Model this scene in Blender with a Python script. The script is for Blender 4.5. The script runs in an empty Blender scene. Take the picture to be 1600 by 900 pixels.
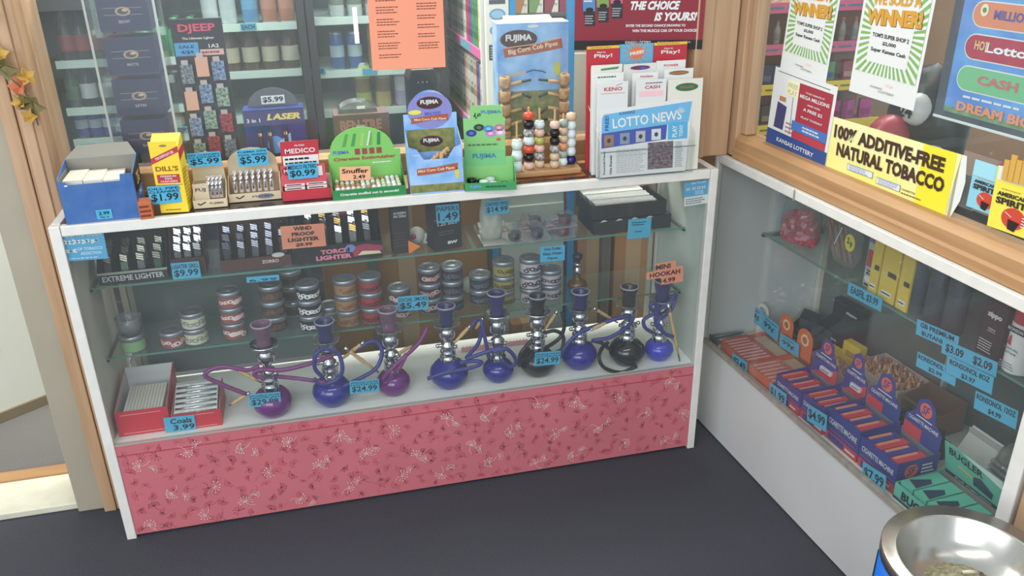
import bpy, math, random
from mathutils import Matrix, Vector
random.seed(7)
S = bpy.context.scene
COL = S.collection
PI = math.pi

# ------------------------------------------------------------------ camera, world, lights, exposure
CF = 1309.35                                  # focal length in pixels of a 1600 wide frame
CLOC = Vector((0.6494, -2.1405, 1.6522))
YAW, PITCH, ROLL = 0.2346, 0.4222, -0.0156
_f = Vector((math.sin(YAW)*math.cos(PITCH), math.cos(YAW)*math.cos(PITCH), -math.sin(PITCH)))
_r = Vector((math.cos(YAW), -math.sin(YAW), 0)); _u = _r.cross(_f)
CR = math.cos(ROLL)*_r + math.sin(ROLL)*_u
CU = -math.sin(ROLL)*_r + math.cos(ROLL)*_u
cam = bpy.data.cameras.new('camera'); camo = bpy.data.objects.new('camera', cam); COL.objects.link(camo)
cam.sensor_width = 36; cam.lens = CF/1600*36; cam.clip_start = 0.02
camo.matrix_world = Matrix.Translation(CLOC) @ Matrix((CR, CU, -_f)).transposed().to_4x4()
S.camera = camo
S.view_settings.view_transform = 'Standard'; S.view_settings.look = 'None'
S.view_settings.gamma = 1; S.view_settings.use_curve_mapping = False
S.view_settings.exposure = 0.15
S.cycles.transparent_max_bounces = 48; S.cycles.max_bounces = 8; S.cycles.diffuse_bounces = 3
S.cycles.glossy_bounces = 4; S.cycles.caustics_reflective = False; S.cycles.caustics_refractive = False
W = bpy.data.worlds.new('daylight'); S.world = W; W.use_nodes = True
W.node_tree.nodes['Background'].inputs[0].default_value = (0.86, 0.95, 1.0, 1)
W.node_tree.nodes['Background'].inputs[1].default_value = 0.72
def area(name, loc, sx, sy, watts, col, rot=(0,0,0)):
    l = bpy.data.lights.new(name, 'AREA'); l.shape = 'RECTANGLE'; l.size = sx; l.size_y = sy
    l.energy = watts; l.color = col
    o = bpy.data.objects.new(name, l); COL.objects.link(o); o.location = loc; o.rotation_euler = rot
    return o
area('ceiling_light', (0.7, 0.45, 2.7), 2.6, 0.4, 26, (1.0, 0.97, 0.88))
area('ceiling_light', (0.7, 1.12, 2.5), 2.4, 0.25, 85, (1.0, 0.98, 0.90))
area('ceiling_light', (2.6, 0.6, 2.7), 1.6, 0.5, 34, (1.0, 0.97, 0.88))
area('ceiling_light', (0.6, -1.8, 2.75), 2.4, 0.3, 22, (1.0, 0.97, 0.92))
area('shopfront_window', (-0.9, -4.2, 2.35), 3.4, 1.7, 110, (0.88, 0.94, 1.0), (PI/2-.2, 0, -.25))

area('side_fill', (-3.0, -2.3, 2.2), 2.4, 1.4, 34, (0.92, 0.96, 1.0), (PI/2, 0, -PI/2+.2))  # fill light added on the left to brighten the side case

# ------------------------------------------------------------------ frames and pixel helper
class Frame:
    def __init__(s, org, ang):
        s.ang = ang; s.M = Matrix.Translation(Vector(org)) @ Matrix.Rotation(ang, 4, 'Z'); s.I = s.M.inverted()
    def hit(s, px, py, ax, v):                # where the sight line of a photo pixel meets a plane of this frame
        d = _f + CR*((px-800)/CF) + CU*((450-py)/CF)
        o = s.I @ CLOC; d = s.I.to_3x3() @ d
        i = 'xyz'.index(ax); return o + d*((v-o[i])/d[i])
FA = Frame((0, 0, 0), 0)
FB = Frame((1.8666, 0, 0), 0.0667 - PI/2)
def face(fr, x0, x1, yb, yt, zb, y=None):     # centre x, front y, width, height of an upright front seen at these pixels
    if y is None: y = fr.hit((x0+x1)/2, yb, 'z', zb).y
    m = (yb+yt)/2
    l = fr.hit(x0, m, 'y', y); r = fr.hit(x1, m, 'y', y); t = fr.hit((x0+x1)/2, yt, 'y', y)
    return (l.x+r.x)/2, y, r.x-l.x, t.z-zb

# ------------------------------------------------------------------ materials
def lin(c): return tuple(((v/255)/12.92 if v/255 <= .04045 else ((v/255+.055)/1.055)**2.4) for v in c)
MT = {}
def mat(name, rgb=(200,200,200), rough=.5, metal=0, spec=.4, noise=0, scale=8, bump=0, stretch=None, emit=0, rgb2=None, coat=0):
    if name in MT: return MT[name]
    m = bpy.data.materials.new(name); m.use_nodes = True; n = m.node_tree; b = n.nodes['Principled BSDF']
    c = lin(rgb)+(1,)
    b.inputs['Base Color'].default_value = c; b.inputs['Roughness'].default_value = rough
    b.inputs['Metallic'].default_value = metal; b.inputs['Specular IOR Level'].default_value = spec
    b.inputs['Coat Weight'].default_value = coat
    if emit:
        b.inputs['Emission Color'].default_value = c; b.inputs['Emission Strength'].default_value = emit
    if noise or bump:
        tc = n.nodes.new('ShaderNodeTexCoord'); mp = n.nodes.new('ShaderNodeMapping'); nz = n.nodes.new('ShaderNodeTexNoise')
        mp.inputs['Scale'].default_value = stretch or (1,1,1)
        nz.inputs['Scale'].default_value = scale; nz.inputs['Detail'].default_value = 5
        n.links.new(tc.outputs['Object'], mp.inputs[0]); n.links.new(mp.outputs[0], nz.inputs['Vector'])
        if noise:
            r = n.nodes.new('ShaderNodeValToRGB')
            r.color_ramp.elements[0].position = .3; r.color_ramp.elements[1].position = .7
            d = lin(rgb2) if rgb2 else tuple(v*(1-noise) for v in c[:3])
            r.color_ramp.elements[0].color = d+(1,); r.color_ramp.elements[1].color = c
            n.links.new(nz.outputs['Fac'], r.inputs[0]); n.links.new(r.outputs[0], b.inputs['Base Color'])
        if bump:
            bp = n.nodes.new('ShaderNodeBump'); bp.inputs['Strength'].default_value = bump; bp.inputs['Distance'].default_value = .003
            n.links.new(nz.outputs['Fac'], bp.inputs['Height']); n.links.new(bp.outputs[0], b.inputs['Normal'])
    MT[name] = m; return m
def glassmat(name, tint=(1,1,1), haze=.03, gl=1.0, rough=.01, ior=1.45, hazec=(.75,.8,.8)):  # flat diffuse mix painted in for reflection haze on glass; also clouds plastics
    m = bpy.data.materials.new(name); m.use_nodes = True; n = m.node_tree; n.nodes.clear()
    o = n.nodes.new('ShaderNodeOutputMaterial'); t = n.nodes.new('ShaderNodeBsdfTransparent'); g = n.nodes.new('ShaderNodeBsdfGlossy')
    d = n.nodes.new('ShaderNodeBsdfDiffuse'); fr = n.nodes.new('ShaderNodeLayerWeight'); mu = n.nodes.new('ShaderNodeMath'); pw_ = n.nodes.new('ShaderNodeMath')
    a = n.nodes.new('ShaderNodeMixShader'); b = n.nodes.new('ShaderNodeMixShader')
    t.inputs[0].default_value = tuple(tint)+(1,); g.inputs['Roughness'].default_value = rough; d.inputs[0].default_value = tuple(hazec)+(1,)
    pw_.operation = 'POWER'; pw_.inputs[1].default_value = 4.5; mu.operation = 'MULTIPLY_ADD'; mu.inputs[1].default_value = .7*gl; mu.inputs[2].default_value = .022*gl
    n.links.new(fr.outputs['Facing'], pw_.inputs[0]); n.links.new(pw_.outputs[0], mu.inputs[0]); a.inputs[0].default_value = haze
    n.links.new(t.outputs[0], a.inputs[1]); n.links.new(d.outputs[0], a.inputs[2])
    n.links.new(mu.outputs[0], b.inputs[0]); n.links.new(a.outputs[0], b.inputs[1]); n.links.new(g.outputs[0], b.inputs[2])
    n.links.new(b.outputs[0], o.inputs[0]); MT[name] = m; return m
def C(r, g, b, rough=.5, **k):                # printed / moulded colour, greyed and blacks lifted to put haze into it
    if not k.get('metal'): l = .3*r+.55*g+.15*b; r, g, b = (int(min(255, max(0, (v+(l-v)*.12)*.93+12))) for v in (r, g, b))
    return mat('paint_%02x%02x%02x_%d' % (r, g, b, int(rough*100)) + ('m' if k.get('metal') else ''), (r,g,b), rough, **k)
WHT = C(222,222,218); BLK = C(18,18,20); CYAN = C(58,168,210,.6); INK = C(12,14,22); ORG = C(248,140,100,.7)
CHROME = mat('chrome', (205,205,210), .12, 1); SILV = mat('brushed_silver', (165,168,176), .35, .75)
GOLDM = mat('gold_metal', (190,150,80), .25, .8); TAN = C(208,160,100,.5); FOIL = mat('foil', (228,228,226), .35, .35, bump=1, scale=90, noise=.25)
FRAME = mat('white_painted_frame', (226,222,214), .4, noise=.1, scale=25)
PANELW = mat('white_laminate', (205,205,202), .35, noise=.06, scale=3)
INNERW = mat('ivory_laminate', (214,208,190), .5, noise=.06, scale=4)
DECKW = mat('deck_board', (240,240,234), .45, noise=.05, scale=5)
WOODX = mat('pine_along_x', (186,146,104), .5, noise=.3, scale=6, stretch=(.4,6,6), rgb2=(164,122,82), bump=.15)
WOODZ = mat('pine_along_z', (192,158,126), .5, noise=.3, scale=6, stretch=(6,6,.4), rgb2=(170,134,102), bump=.15)
CARD = mat('cardboard', (176,126,76), .8, noise=.12, scale=6); CARDI = mat('cardboard_orange', (166,118,56), .8, noise=.12, scale=6)
CARPET = mat('carpet', (70,70,78), .95, noise=.25, scale=240, bump=.8)
MAT_ = mat('door_mat', (112,110,106), .95, noise=.2, scale=260, bump=.6)
WALLM = mat('wall_paint', (200,204,190), .7, noise=.05, scale=3); DOORM = mat('door_paint', (206,208,196), .5, noise=.04, scale=3)
JAMB = mat('shaded_jamb_paint', (168,158,140), .55, noise=.1, scale=5)  # shade put into the jamb colour by darkening it
GLASS = glassmat('case_glass', (.97,.985,.98), .03); SHELFG = glassmat('shelf_glass', (.94,.975,.96), .04, hazec=(.6,.72,.66))
PANE = glassmat('pane_glass', (.96,.98,.98), .03); PLAS = glassmat('clear_plastic', (.94,.94,.95), .09, hazec=(.8,.8,.82), rough=.08)
BAG = glassmat('plastic_bag', (.93,.93,.92), .10, hazec=(.75,.76,.72), rough=.15); EDGEG = mat('green_glass_edge', (92,130,116), .2)
TOPG = glassmat('top_glass', (.94,.95,.94), .05, hazec=(.3,.24,.2), gl=1.6); FOGP = glassmat('grey_back_glass', (.18,.2,.2), .8, hazec=(.16,.185,.18), gl=.8)  # brown diffuse mix on the top glass stands for its reflection
ACRY = glassmat('clear_acrylic', (.97,.98,.98), .012); TUBEP = glassmat('smoky_tray', (.75,.75,.8), .12, gl=2.0)

# ------------------------------------------------------------------ mesh builder
_tc = {}
def textmesh(s, bold=0.0, shear=0.0):
    k = (s, bold, shear)
    if k in _tc: return _tc[k]
    c = bpy.data.curves.new('t', 'FONT'); c.body = s; c.resolution_u = 2; c.offset = bold; c.shear = shear; c.align_x = 'CENTER'; c.align_y = 'CENTER'
    o = bpy.data.objects.new('t', c); COL.objects.link(o)
    dg = bpy.context.evaluated_depsgraph_get(); me = o.evaluated_get(dg).to_mesh()
    V = [(v.co.x, v.co.y) for v in me.vertices]; F = [tuple(p.vertices) for p in me.polygons]
    o.evaluated_get(dg).to_mesh_clear(); bpy.data.objects.remove(o); bpy.data.curves.remove(c)
    xs = [v[0] for v in V] or [0, 1]; ys = [v[1] for v in V] or [0, 1]
    cx, cy = (min(xs)+max(xs))/2, (min(ys)+max(ys))/2; w, h = max(max(xs)-min(xs), .01), max(max(ys)-min(ys), .01)
    _tc[k] = ([((x-cx)/w, (y-cy)/h) for x, y in V], F); return _tc[k]
LAY = .00045
class MB:
    def __init__(s): s.v = []; s.f = []; s.mi = []; s.sm = []; s.ms = []; s.M = Matrix()
    def at(s, x=0, y=0, z=0, rx=0, ry=0, rz=0):
        s.M = Matrix.Translation((x, y, z)) @ Matrix.Rotation(rz, 4, 'Z') @ Matrix.Rotation(ry, 4, 'Y') @ Matrix.Rotation(rx, 4, 'X'); return s
    def add(s, V, F, m, smooth=False):
        if m not in s.ms: s.ms.append(m)
        i = s.ms.index(m); b = len(s.v)
        s.v += [tuple(s.M @ Vector(p)) for p in V]
        for f in F: s.f.append([b+k for k in f]); s.mi.append(i); s.sm.append(smooth)
        return s
    def box(s, x0, x1, y0, y1, z0, z1, m):
        V = [(x0,y0,z0),(x1,y0,z0),(x1,y1,z0),(x0,y1,z0),(x0,y0,z1),(x1,y0,z1),(x1,y1,z1),(x0,y1,z1)]
        return s.add(V, [(3,2,1,0),(4,5,6,7),(0,1,5,4),(1,2,6,5),(2,3,7,6),(3,0,4,7)], m)
    def prism(s, pts, y0, y1, m):             # outline in x-z, extruded along y
        n = len(pts); V = [(x,y0,z) for x,z in pts]+[(x,y1,z) for x,z in pts]
        F = [tuple(range(n)), tuple(range(2*n-1, n-1, -1))]+[(i, n+i, n+(i+1)%n, (i+1)%n) for i in range(n)]
        return s.add(V, F, m)
    def prismx(s, pts, x0, x1, m):            # outline in y-z, extruded along x
        n = len(pts); V = [(x0,y,z) for y,z in pts]+[(x1,y,z) for y,z in pts]
        F = [tuple(range(n)), tuple(range(2*n-1, n-1, -1))]+[(i, n+i, n+(i+1)%n, (i+1)%n) for i in range(n)]
        return s.add(V, F, m)
    def lathe(s, prof, m, seg=20, ax=None, smooth=True):
        n = len(prof)
        V = [(r*math.cos(2*PI*k/seg), r*math.sin(2*PI*k/seg), z) for k in range(seg) for r, z in prof]
        for i in range(n-1):
            mm = m[i] if isinstance(m, (list, tuple)) else m
            F = [(k*n+i, ((k+1)%seg)*n+i, ((k+1)%seg)*n+i+1, k*n+i+1) for k in range(seg)]
            if i == 0: base = len(s.v); s.add(V, F, mm, smooth)
            else:
                if mm not in s.ms: s.ms.append(mm)
                j = s.ms.index(mm)
                for f in F: s.f.append([base+q for q in f]); s.mi.append(j); s.sm.append(smooth)
        return s
    def cyl(s, r, z0, z1, m, seg=16): return s.lathe([(.0001,z0),(r,z0),(r,z1),(.0001,z1)], m, seg, smooth=False)
    def tube(s, P, r, m, seg=8, cap=True):
        P = [Vector(p) for p in P]; V = []; up = Vector((.13,.21,1)).normalized(); n = len(P)
        for i, p in enumerate(P):
            t = (P[min(i+1,n-1)]-P[max(i-1,0)]).normalized(); a = t.cross(up)
            if a.length < .05: a = t.cross(Vector((1,0,0)))
            a.normalize(); b = t.cross(a); up = -b if abs(b.dot(up)) > .2 and b.dot(up) < 0 else b if abs(b.dot(up)) > .2 else up
            rr = r[i] if isinstance(r, (list, tuple)) else r
            V += [tuple(p+a*rr*math.cos(2*PI*k/seg)+t.cross(a)*rr*math.sin(2*PI*k/seg)) for k in range(seg)]
        F = [(i*seg+k, i*seg+(k+1)%seg, (i+1)*seg+(k+1)%seg, (i+1)*seg+k) for i in range(n-1) for k in range(seg)]
        if cap: F += [tuple(range(seg))[::-1], tuple((n-1)*seg+k for k in range(seg))]
        return s.add(V, F, m, True)
    def ball(s, c, r, m, seg=14, sz=1):
        n = 9; s0 = s.M; s.M = s.M @ Matrix.Translation(Vector(c))
        s.lathe([(max(r*math.sin(PI*i/(n-1)), .0001), -r*sz*math.cos(PI*i/(n-1))) for i in range(n)], m, seg); s.M = s0; return s
    # flat graphics on the plane facing -y (k = layer)
    def rect(s, x0, x1, z0, z1, m, k=1, y=0): return s.add([(x0,y-k*LAY,z0),(x1,y-k*LAY,z0),(x1,y-k*LAY,z1),(x0,y-k*LAY,z1)], [(0,1,2,3)], m)
    def poly(s, pts, m, k=1, y=0): return s.add([(x, y-k*LAY, z) for x, z in pts], [tuple(range(len(pts)))], m)
    def ell(s, cx, cz, rx, rz, m, k=1, y=0, n=20): return s.poly([(cx+rx*math.cos(2*PI*i/n), cz+rz*math.sin(2*PI*i/n)) for i in range(n)], m, k, y)
    def line(s, pts, w, m, k=1, y=0):
        for (a, b), (c, d) in zip(pts, pts[1:]):
            L = math.hypot(c-a, d-b) or 1; nx, nz = -(d-b)/L*w/2, (c-a)/L*w/2
            s.add([(a+nx,y-k*LAY,b+nz),(a-nx,y-k*LAY,b-nz),(c-nx,y-k*LAY,d-nz),(c+nx,y-k*LAY,d+nz)], [(0,1,2,3)], m)
        return s
    def text(s, t, cx, cz, w, h, m, k=2, y=0, bold=.02, shear=0, spin=0):
        V, F = textmesh(t, bold, shear); cs, sn = math.cos(spin), math.sin(spin)
        return s.add([(cx+a*w*cs-b*h*sn, y-k*LAY, cz+a*w*sn+b*h*cs) for a, b in V], F, m)
    def greek(s, x0, x1, z0, z1, n, m, k=2, y=0, fill=.45):   # rows of print too small to read
        dz = (z1-z0)/n
        for i in range(n):
            zc = z1-dz*(i+.5); x = x0; e = x1-(x1-x0)*random.random()*.25
            while x < e:
                w = (x1-x0)*random.uniform(.06,.16); s.rect(x, min(x+w, e), zc-dz*fill/2, zc+dz*fill/2, m, k, y); x += w+(x1-x0)*.025
        return s
    def build(s, name, parent=None, bev=0):
        me = bpy.data.meshes.new(name); me.from_pydata(s.v, [], s.f)
        for m in s.ms: me.materials.append(m)
        me.polygons.foreach_set('material_index', s.mi); me.polygons.foreach_set('use_smooth', s.sm); me.update()
        o = bpy.data.objects.new(name, me); COL.objects.link(o)
        if parent: o.parent = parent
        if bev:
            b = o.modifiers.new('bevel', 'BEVEL'); b.width = bev; b.segments = 2; b.limit_method = 'ANGLE'
        return o
def put(o, fr, loc, rz=0, rx=0, ry=0):
    o.matrix_world = fr.M @ Matrix.Translation(Vector(loc)) @ Matrix.Rotation(rz, 4, 'Z') @ Matrix.Rotation(ry, 4, 'Y') @ Matrix.Rotation(rx, 4, 'X'); return o
def tag(o, label, cat, group=None):
    o['label'] = label; o['category'] = cat
    if group: o['group'] = group
    return o
def thing(name, label, cat, loc=(0,0,0), rz=0, fr=FA, group=None, rx=0, ry=0):
    o = bpy.data.objects.new(name, None); o.empty_display_size = .05; COL.objects.link(o); put(o, fr, loc, rz, rx, ry); return tag(o, label, cat, group)
def single(name, label, cat, mb, loc=(0,0,0), rz=0, fr=FA, group=None, rx=0, ry=0, bev=0):
    return tag(put(mb.build(name, None, bev), fr, loc, rz, rx, ry), label, cat, group)
def struct(name, mb, fr=FA, bev=0, parent=None):
    o = mb.build(name, parent, bev)
    if not parent: put(o, fr, (0,0,0)); o['kind'] = 'structure'
    return o
def copies(o, places, fr=FA):                 # copies of a thing with its parts; places = (loc, rz)
    out = []
    for loc, rz in places:
        c = o.copy(); COL.objects.link(c); put(c, fr, loc, rz)
        for ch in o.children:
            d = ch.copy(); COL.objects.link(d); d.parent = c
        out.append(c)
    return out
def sign(name, label, cat, fr, y, q, bg, draw, t=.0006, group=None, rx=0):
    # a flat card: q = pixels of its corners (tl, tr, br, bl) on the plane y of frame fr
    P = [fr.hit(a, b, 'y', y) for a, b in q]; c = sum(P, Vector())/4
    w = ((P[1]-P[0]).length+(P[2]-P[3]).length)/2; h = ((P[0]-P[3]).length+(P[1]-P[2]).length)/2
    e = (P[2]-P[3])+(P[1]-P[0]); sp = math.atan2(e.z, e.x)
    mb = MB().box(-w/2, w/2, 0, t, -h/2, h/2, bg); draw(mb, w, h)
    return single(name, label, cat, mb, (c.x, y, c.z), 0, fr, group, rx, -sp)
def price(label, fr, y, x0, y0, x1, y1, top, val, slope=None, bg=None, group=None, rot=None):
    # a cyan price card between the pixels (x0, y0) top left and (x1, y1) bottom right
    if slope is None: slope = -.085 if fr is FA else .48
    dy = slope*(x1-x0)/1.0; lean = -.02 if x0 > 900 else .04
    H = (y1-y0)-abs(dy) if True else 0
    if slope < 0: q = [(x0,y0-dy),(x1,y0),(x1+lean*H,y1+dy),(x0+lean*H,y1)]
    else: q = [(x0,y0),(x1,y0+dy),(x1+lean*H,y1),(x0+lean*H,y1-dy)]
    def d(mb, w, h):
        n = len(top); zt = h*.42
        for t in top:
            hh = h*(.3/max(n,1)) if val else h*.7/n
            mb.text(t, 0, zt-hh/2, w*min(.94, .12*len(t)+.2), hh*.85, INK, bold=.01); zt -= hh*1.15
        if val: mb.text(val, 0, -h*.16, w*.86, h*.46, INK, bold=.015)
    return sign('price_card', label, 'price card', fr, y, q, bg or CYAN, d, group=group)
# ------------------------------------------------------------------ the shop shell
struct('floor', MB().box(-2.2, 4.2, -4.2, 4, -.02, 0, CARPET))
struct('trim_1', MB().box(-1.6, -.167, .19, .36, .0005, .022, mat('threshold_paint', (214,210,190), .5, noise=.12, scale=20)), bev=.003)
struct('trim_2', MB().box(-1.6, -.167, .361, .41, .0005, .03, WOODX), bev=.003)
struct('trim_3', MB().box(-1.6, -.167, .411, 1.6, .0005, .012, MAT_))
struct('trim_4', MB().box(-.167, -.09, .17, .36, .001, 2.3, JAMB), bev=.004)
struct('trim_5', MB().box(-.089, -.055, .15, .38, .001, 2.3, WOODZ).box(-.054, -.002, .155, .36, .001, 2.3, WOODZ).box(-.045, -.02, .146, .155, .001, 2.3, WOODZ), bev=.003)
struct('wall_back', MB().box(-2.2, 4.2, 3.2, 3.3, 0, 2.8, WALLM))
struct('wall_left', MB().box(-2.2, -2.1, .5, 3.2, 0, 2.8, WALLM))
struct('wall_right', MB().box(4.1, 4.2, .5, 3.2, 0, 2.8, mat('brown_wall', (150,118,92), .7, noise=.1)))
# the open white door beyond the threshold
a_ = math.atan2(.87-.764, -.4+.548)
dr = struct('door_1', MB().box(-1.0, .12, 0, .04, .03, 2.05, DOORM), bev=.003); put(dr, FA, (-.40, .87, 0), a_)
struct('door_panel', MB().prism([(-.85,.27),(-.12,.27),(-.12,.95),(-.85,.95)], -.008, 0, DOORM).prism([(-.80,.32),(-.17,.32),(-.17,.90),(-.80,.90)], -.014, -.008, DOORM), bev=.006, parent=dr)
struct('door_panel', MB().prism([(-.85,1.1),(-.12,1.1),(-.12,1.9),(-.85,1.9)], -.008, 0, DOORM).prism([(-.80,1.15),(-.17,1.15),(-.17,1.85),(-.80,1.85)], -.014, -.008, DOORM), bev=.006, parent=dr)
struct('door_bottom_rail', MB().box(-1.0, .12, -.01, .04, .013, .05, mat('door_sweep', (120,108,88), .5)), parent=dr)
# timber partition standing on the counters, with its panes
struct('trim_6', MB().box(0, 1.736, .20, .27, .9665, 1.03, WOODX).box(0, 1.736, .192, .20, .9665, .985, WOODX), bev=.004)
struct('trim_7', MB().box(1.737, 1.790, .12, .30, .9665, 2.2, WOODZ).box(1.791, 1.872, .13, .3, .9665, 2.2, WOODZ).box(1.8725, 1.93, .17, .3, .9665, 2.2, WOODZ), bev=.003)
struct('trim_8', MB().box(1.52, 1.736, .245, .265, 1.031, 2.2, WOODZ), bev=.003)
struct('window_1', MB().box(.001, 1.519, .228, .234, 1.031, 2.2, PANE))
struct('trim_9', MB().box(-.155, -.10, .02, .085, .9675, 2.2, WOODZ).box(-.10, -.072, .035, .075, 1.037, 2.2, WOODZ), FB, bev=.003)
struct('trim_10', MB().prismx([(.012,.967),(.09,.967),(.09,1.036),(.034,1.036),(.018,1.022),(.018,.995),(.012,.99)], -.099, 1.5, WOODX), FB, bev=.002)
struct('window_2', MB().box(-.071, 1.5, .062, .067, 1.037, 2.2, PANE), FB)
struct('trim_11', MB().box(1.075, 1.16, -.005, .45, .001, .962, WOODZ), FB, bev=.003)

# ------------------------------------------------------------------ main display case
t = thing('display_case', 'long white framed glass display case with pink flowered kick panel', 'display case')
MB().box(-.001, .025, 0, .022, 0, .965, FRAME).build('corner_post', t, .002)
MB().box(1.757, 1.781, 0, .022, 0, .965, FRAME).build('corner_post', t, .002)
MB().box(-.001, .02, .36, .38, 0, .965, FRAME).build('corner_post', t, .002)
MB().box(1.76, 1.781, .36, .38, 0, .965, FRAME).build('corner_post', t, .002)
MB().box(.026, 1.756, .001, .02, .938, .965, FRAME).box(.026, 1.756, .362, .38, .938, .965, FRAME).box(0, .022, .023, .359, .938, .965, FRAME).box(1.759, 1.781, .023, .359, .938, .965, FRAME).build('top_rail', t, .002)
MB().box(.023, 1.758, .021, .361, .957, .9635, TOPG).build('glass_top', t)
MB().box(.026, 1.756, .006, .010, .327, .937, GLASS).build('front_glass', t)
MB().box(.003, .018, .023, .359, .001, .937, INNERW).build('side_panel', t)
MB().box(1.762, 1.778, .023, .359, .001, .937, mat('grey_green_laminate', (196,204,194), .5, noise=.05, scale=4)).build('side_panel', t)
MB().box(.019, 1.761, .012, .372, .300, .318, DECKW).build('deck', t)
MB().box(.026, 1.756, .002, .013, .318, .322, mat('steel_track', (190,186,176), .35, .3)).build('glass_track', t)
for nm, z in (('upper', .737), ('lower', .52)):
    s_ = MB().box(.02, 1.76, .15, .357, z-.006, z, SHELFG).build('shelf', t)
    MB().box(.02, 1.76, .1485, .1498, z-.006, z, EDGEG).build('shelf_edge', s_)
    for x in (.02, 1.7575):
        MB().prismx([(.14,z-.007),(.33,z-.007),(.35,z-.03),(.33,z-.02),(.15,z-.014)], x, x+.0025, mat('dark_bracket', (60,50,38), .4, .6)).build('shelf_bracket', s_)
for x in (.05, 1.735): MB().box(x-.008, x+.008, .352, .3595, .32, .936, mat('shelf_standard', (196,190,168), .4, .3)).build('shelf_standard', t)
MB().box(.062, .60, .366, .370, .335, .93, FOGP).box(.06, .075, .364, .372, .335, .93, C(150,150,130)).build('sliding_back_panel', t)
# pink panel with its printed sprays
pk = mat('pink_paper', (198,110,118), .55, noise=.10, scale=5); pd = mat('spray_maroon', (120,42,50), .6); pm = mat('spray_rose', (170,70,80), .6); pw = mat('spray_white', (238,220,212), .6)
m = MB().box(.0255, 1.7565, .003, .012, .012, .3175, pk).box(.0255, 1.7565, .001, .003, .285, .287, pm)
def spray(cx, cz, r, mm, k, st, y=.003):
    a0 = random.uniform(0, 6.28); n = random.choice((7, 8, 9)); sp = random.uniform(3.2, 4.6)
    for i in range(n):
        a = a0+sp*i/n; q = r*random.uniform(.7, 1); x, z = cx+q*math.cos(a), cz+q*math.sin(a)
        if not (.03 < x < 1.752 and .015 < z < .315): continue
        m.line([(cx,cz),(x,z)], .0007, mm, k, y); m.ell(x, z, r*.095, r*.095, mm, k, y, 6)
    b = a0+sp+1.0
    if st:
        P = [(cx+r*st*u*math.cos(b+u*.7), cz+r*st*u*math.sin(b+u*.7)) for u in (0,.33,.66,1)]
        if all(.03 < x < 1.752 and .015 < z < .315 for x, z in P): m.line(P, .0008, mm, k, y)
for i in range(38*8): spray(.05+(i//8)*.045+random.uniform(-.016,.016), .035+(i%8)*.037+random.uniform(-.014,.014), random.uniform(.010,.018), random.choice((pd,pm,pm)), 1+i%3, random.choice((0,1,1.6)))
for i in range(12):
    for j in range(3):
        x = .06+i*.146+(j%2)*.07+random.uniform(-.02,.02); z = .055+j*.100+random.uniform(-.018,.018)
        spray(x, z, .020, pw, 5, 1.5)
        if random.random() < .65: spray(x+.03, z-.018*random.choice((-1,1)), .015, pw, 5, 0)
m.build('front_panel', t)

# ------------------------------------------------------------------ side display case
BL, BR, BD = -.17, 1.06, .45
t = thing('display_case', 'white glass display case on the right under the timber window', 'display case', fr=FB)
MB().box(BR-.032, BR, 0, .022, 0, .965, FRAME).build('corner_post', t, .002)
MB().box(BL, BL+.014, 0, .02, 0, .965, FRAME).build('corner_post', t, .002)
MB().box(BL+.015, BR-.033, .001, .02, .938, .965, FRAME).box(BL, BL+.02, .021, BD, .94, .965, FRAME).box(BR-.02, BR, .023, BD, .94, .965, FRAME).build('top_rail', t, .002)
MB().box(.235, .241, -.0007, .0, .936, .966, C(150,148,140)).build('rail_joint', t)
MB().box(BL+.015, BR-.02, .021, .44, .955, .9625, mat('counter_board', (120,110,96), .6)).build('top_board', t)
MB().box(BL+.015, BR-.033, .006, .010, .327, .937, GLASS).build('front_glass', t)
MB().box(BL, BL+.014, .021, BD, .001, .938, PANELW).build('side_panel', t)
MB().box(BR-.014, BR, .023, BD, .001, .938, PANELW).build('side_panel', t)
MB().box(BL+.015, BR-.015, .02, BD, .300, .314, DECKW).build('deck', t)
MB().box(BL+.015, BR-.015, .008, .0195, .006, .313, PANELW).build('front_panel', t)
MB().box(BL+.015, BR-.033, .003, .018, .3135, .327, mat('worn_track', (186,176,164), .4, .3, noise=.3, scale=40)).build('glass_track', t)
s_ = MB().box(BL+.016, BR-.016, .19, .43, .678, .684, SHELFG).build('shelf', t)
MB().box(BL+.016, BR-.016, .1885, .1898, .678, .684, EDGEG).build('shelf_edge', s_)
for x in (-.155, .36, 1.04): MB().prismx([(.185,.677),(.42,.677),(.44,.64),(.41,.655),(.19,.668)], x, x+.004, mat('grey_bracket', (104,112,104), .4, .5)).build('shelf_bracket', s_)
for q_ in ((-.150, -.135, C(214,212,196)), (.44, .45, C(170,176,170))): MB().box(q_[0], q_[1], .425, .44, .32, .935, q_[2]).build('shelf_standard', t)
MB().box(-.13, 1.03, .442, .446, .32, .935, mat('back_sliding_glass', (112,120,114), .25, noise=.25, scale=2)).build('sliding_back_panel', t)

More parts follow.
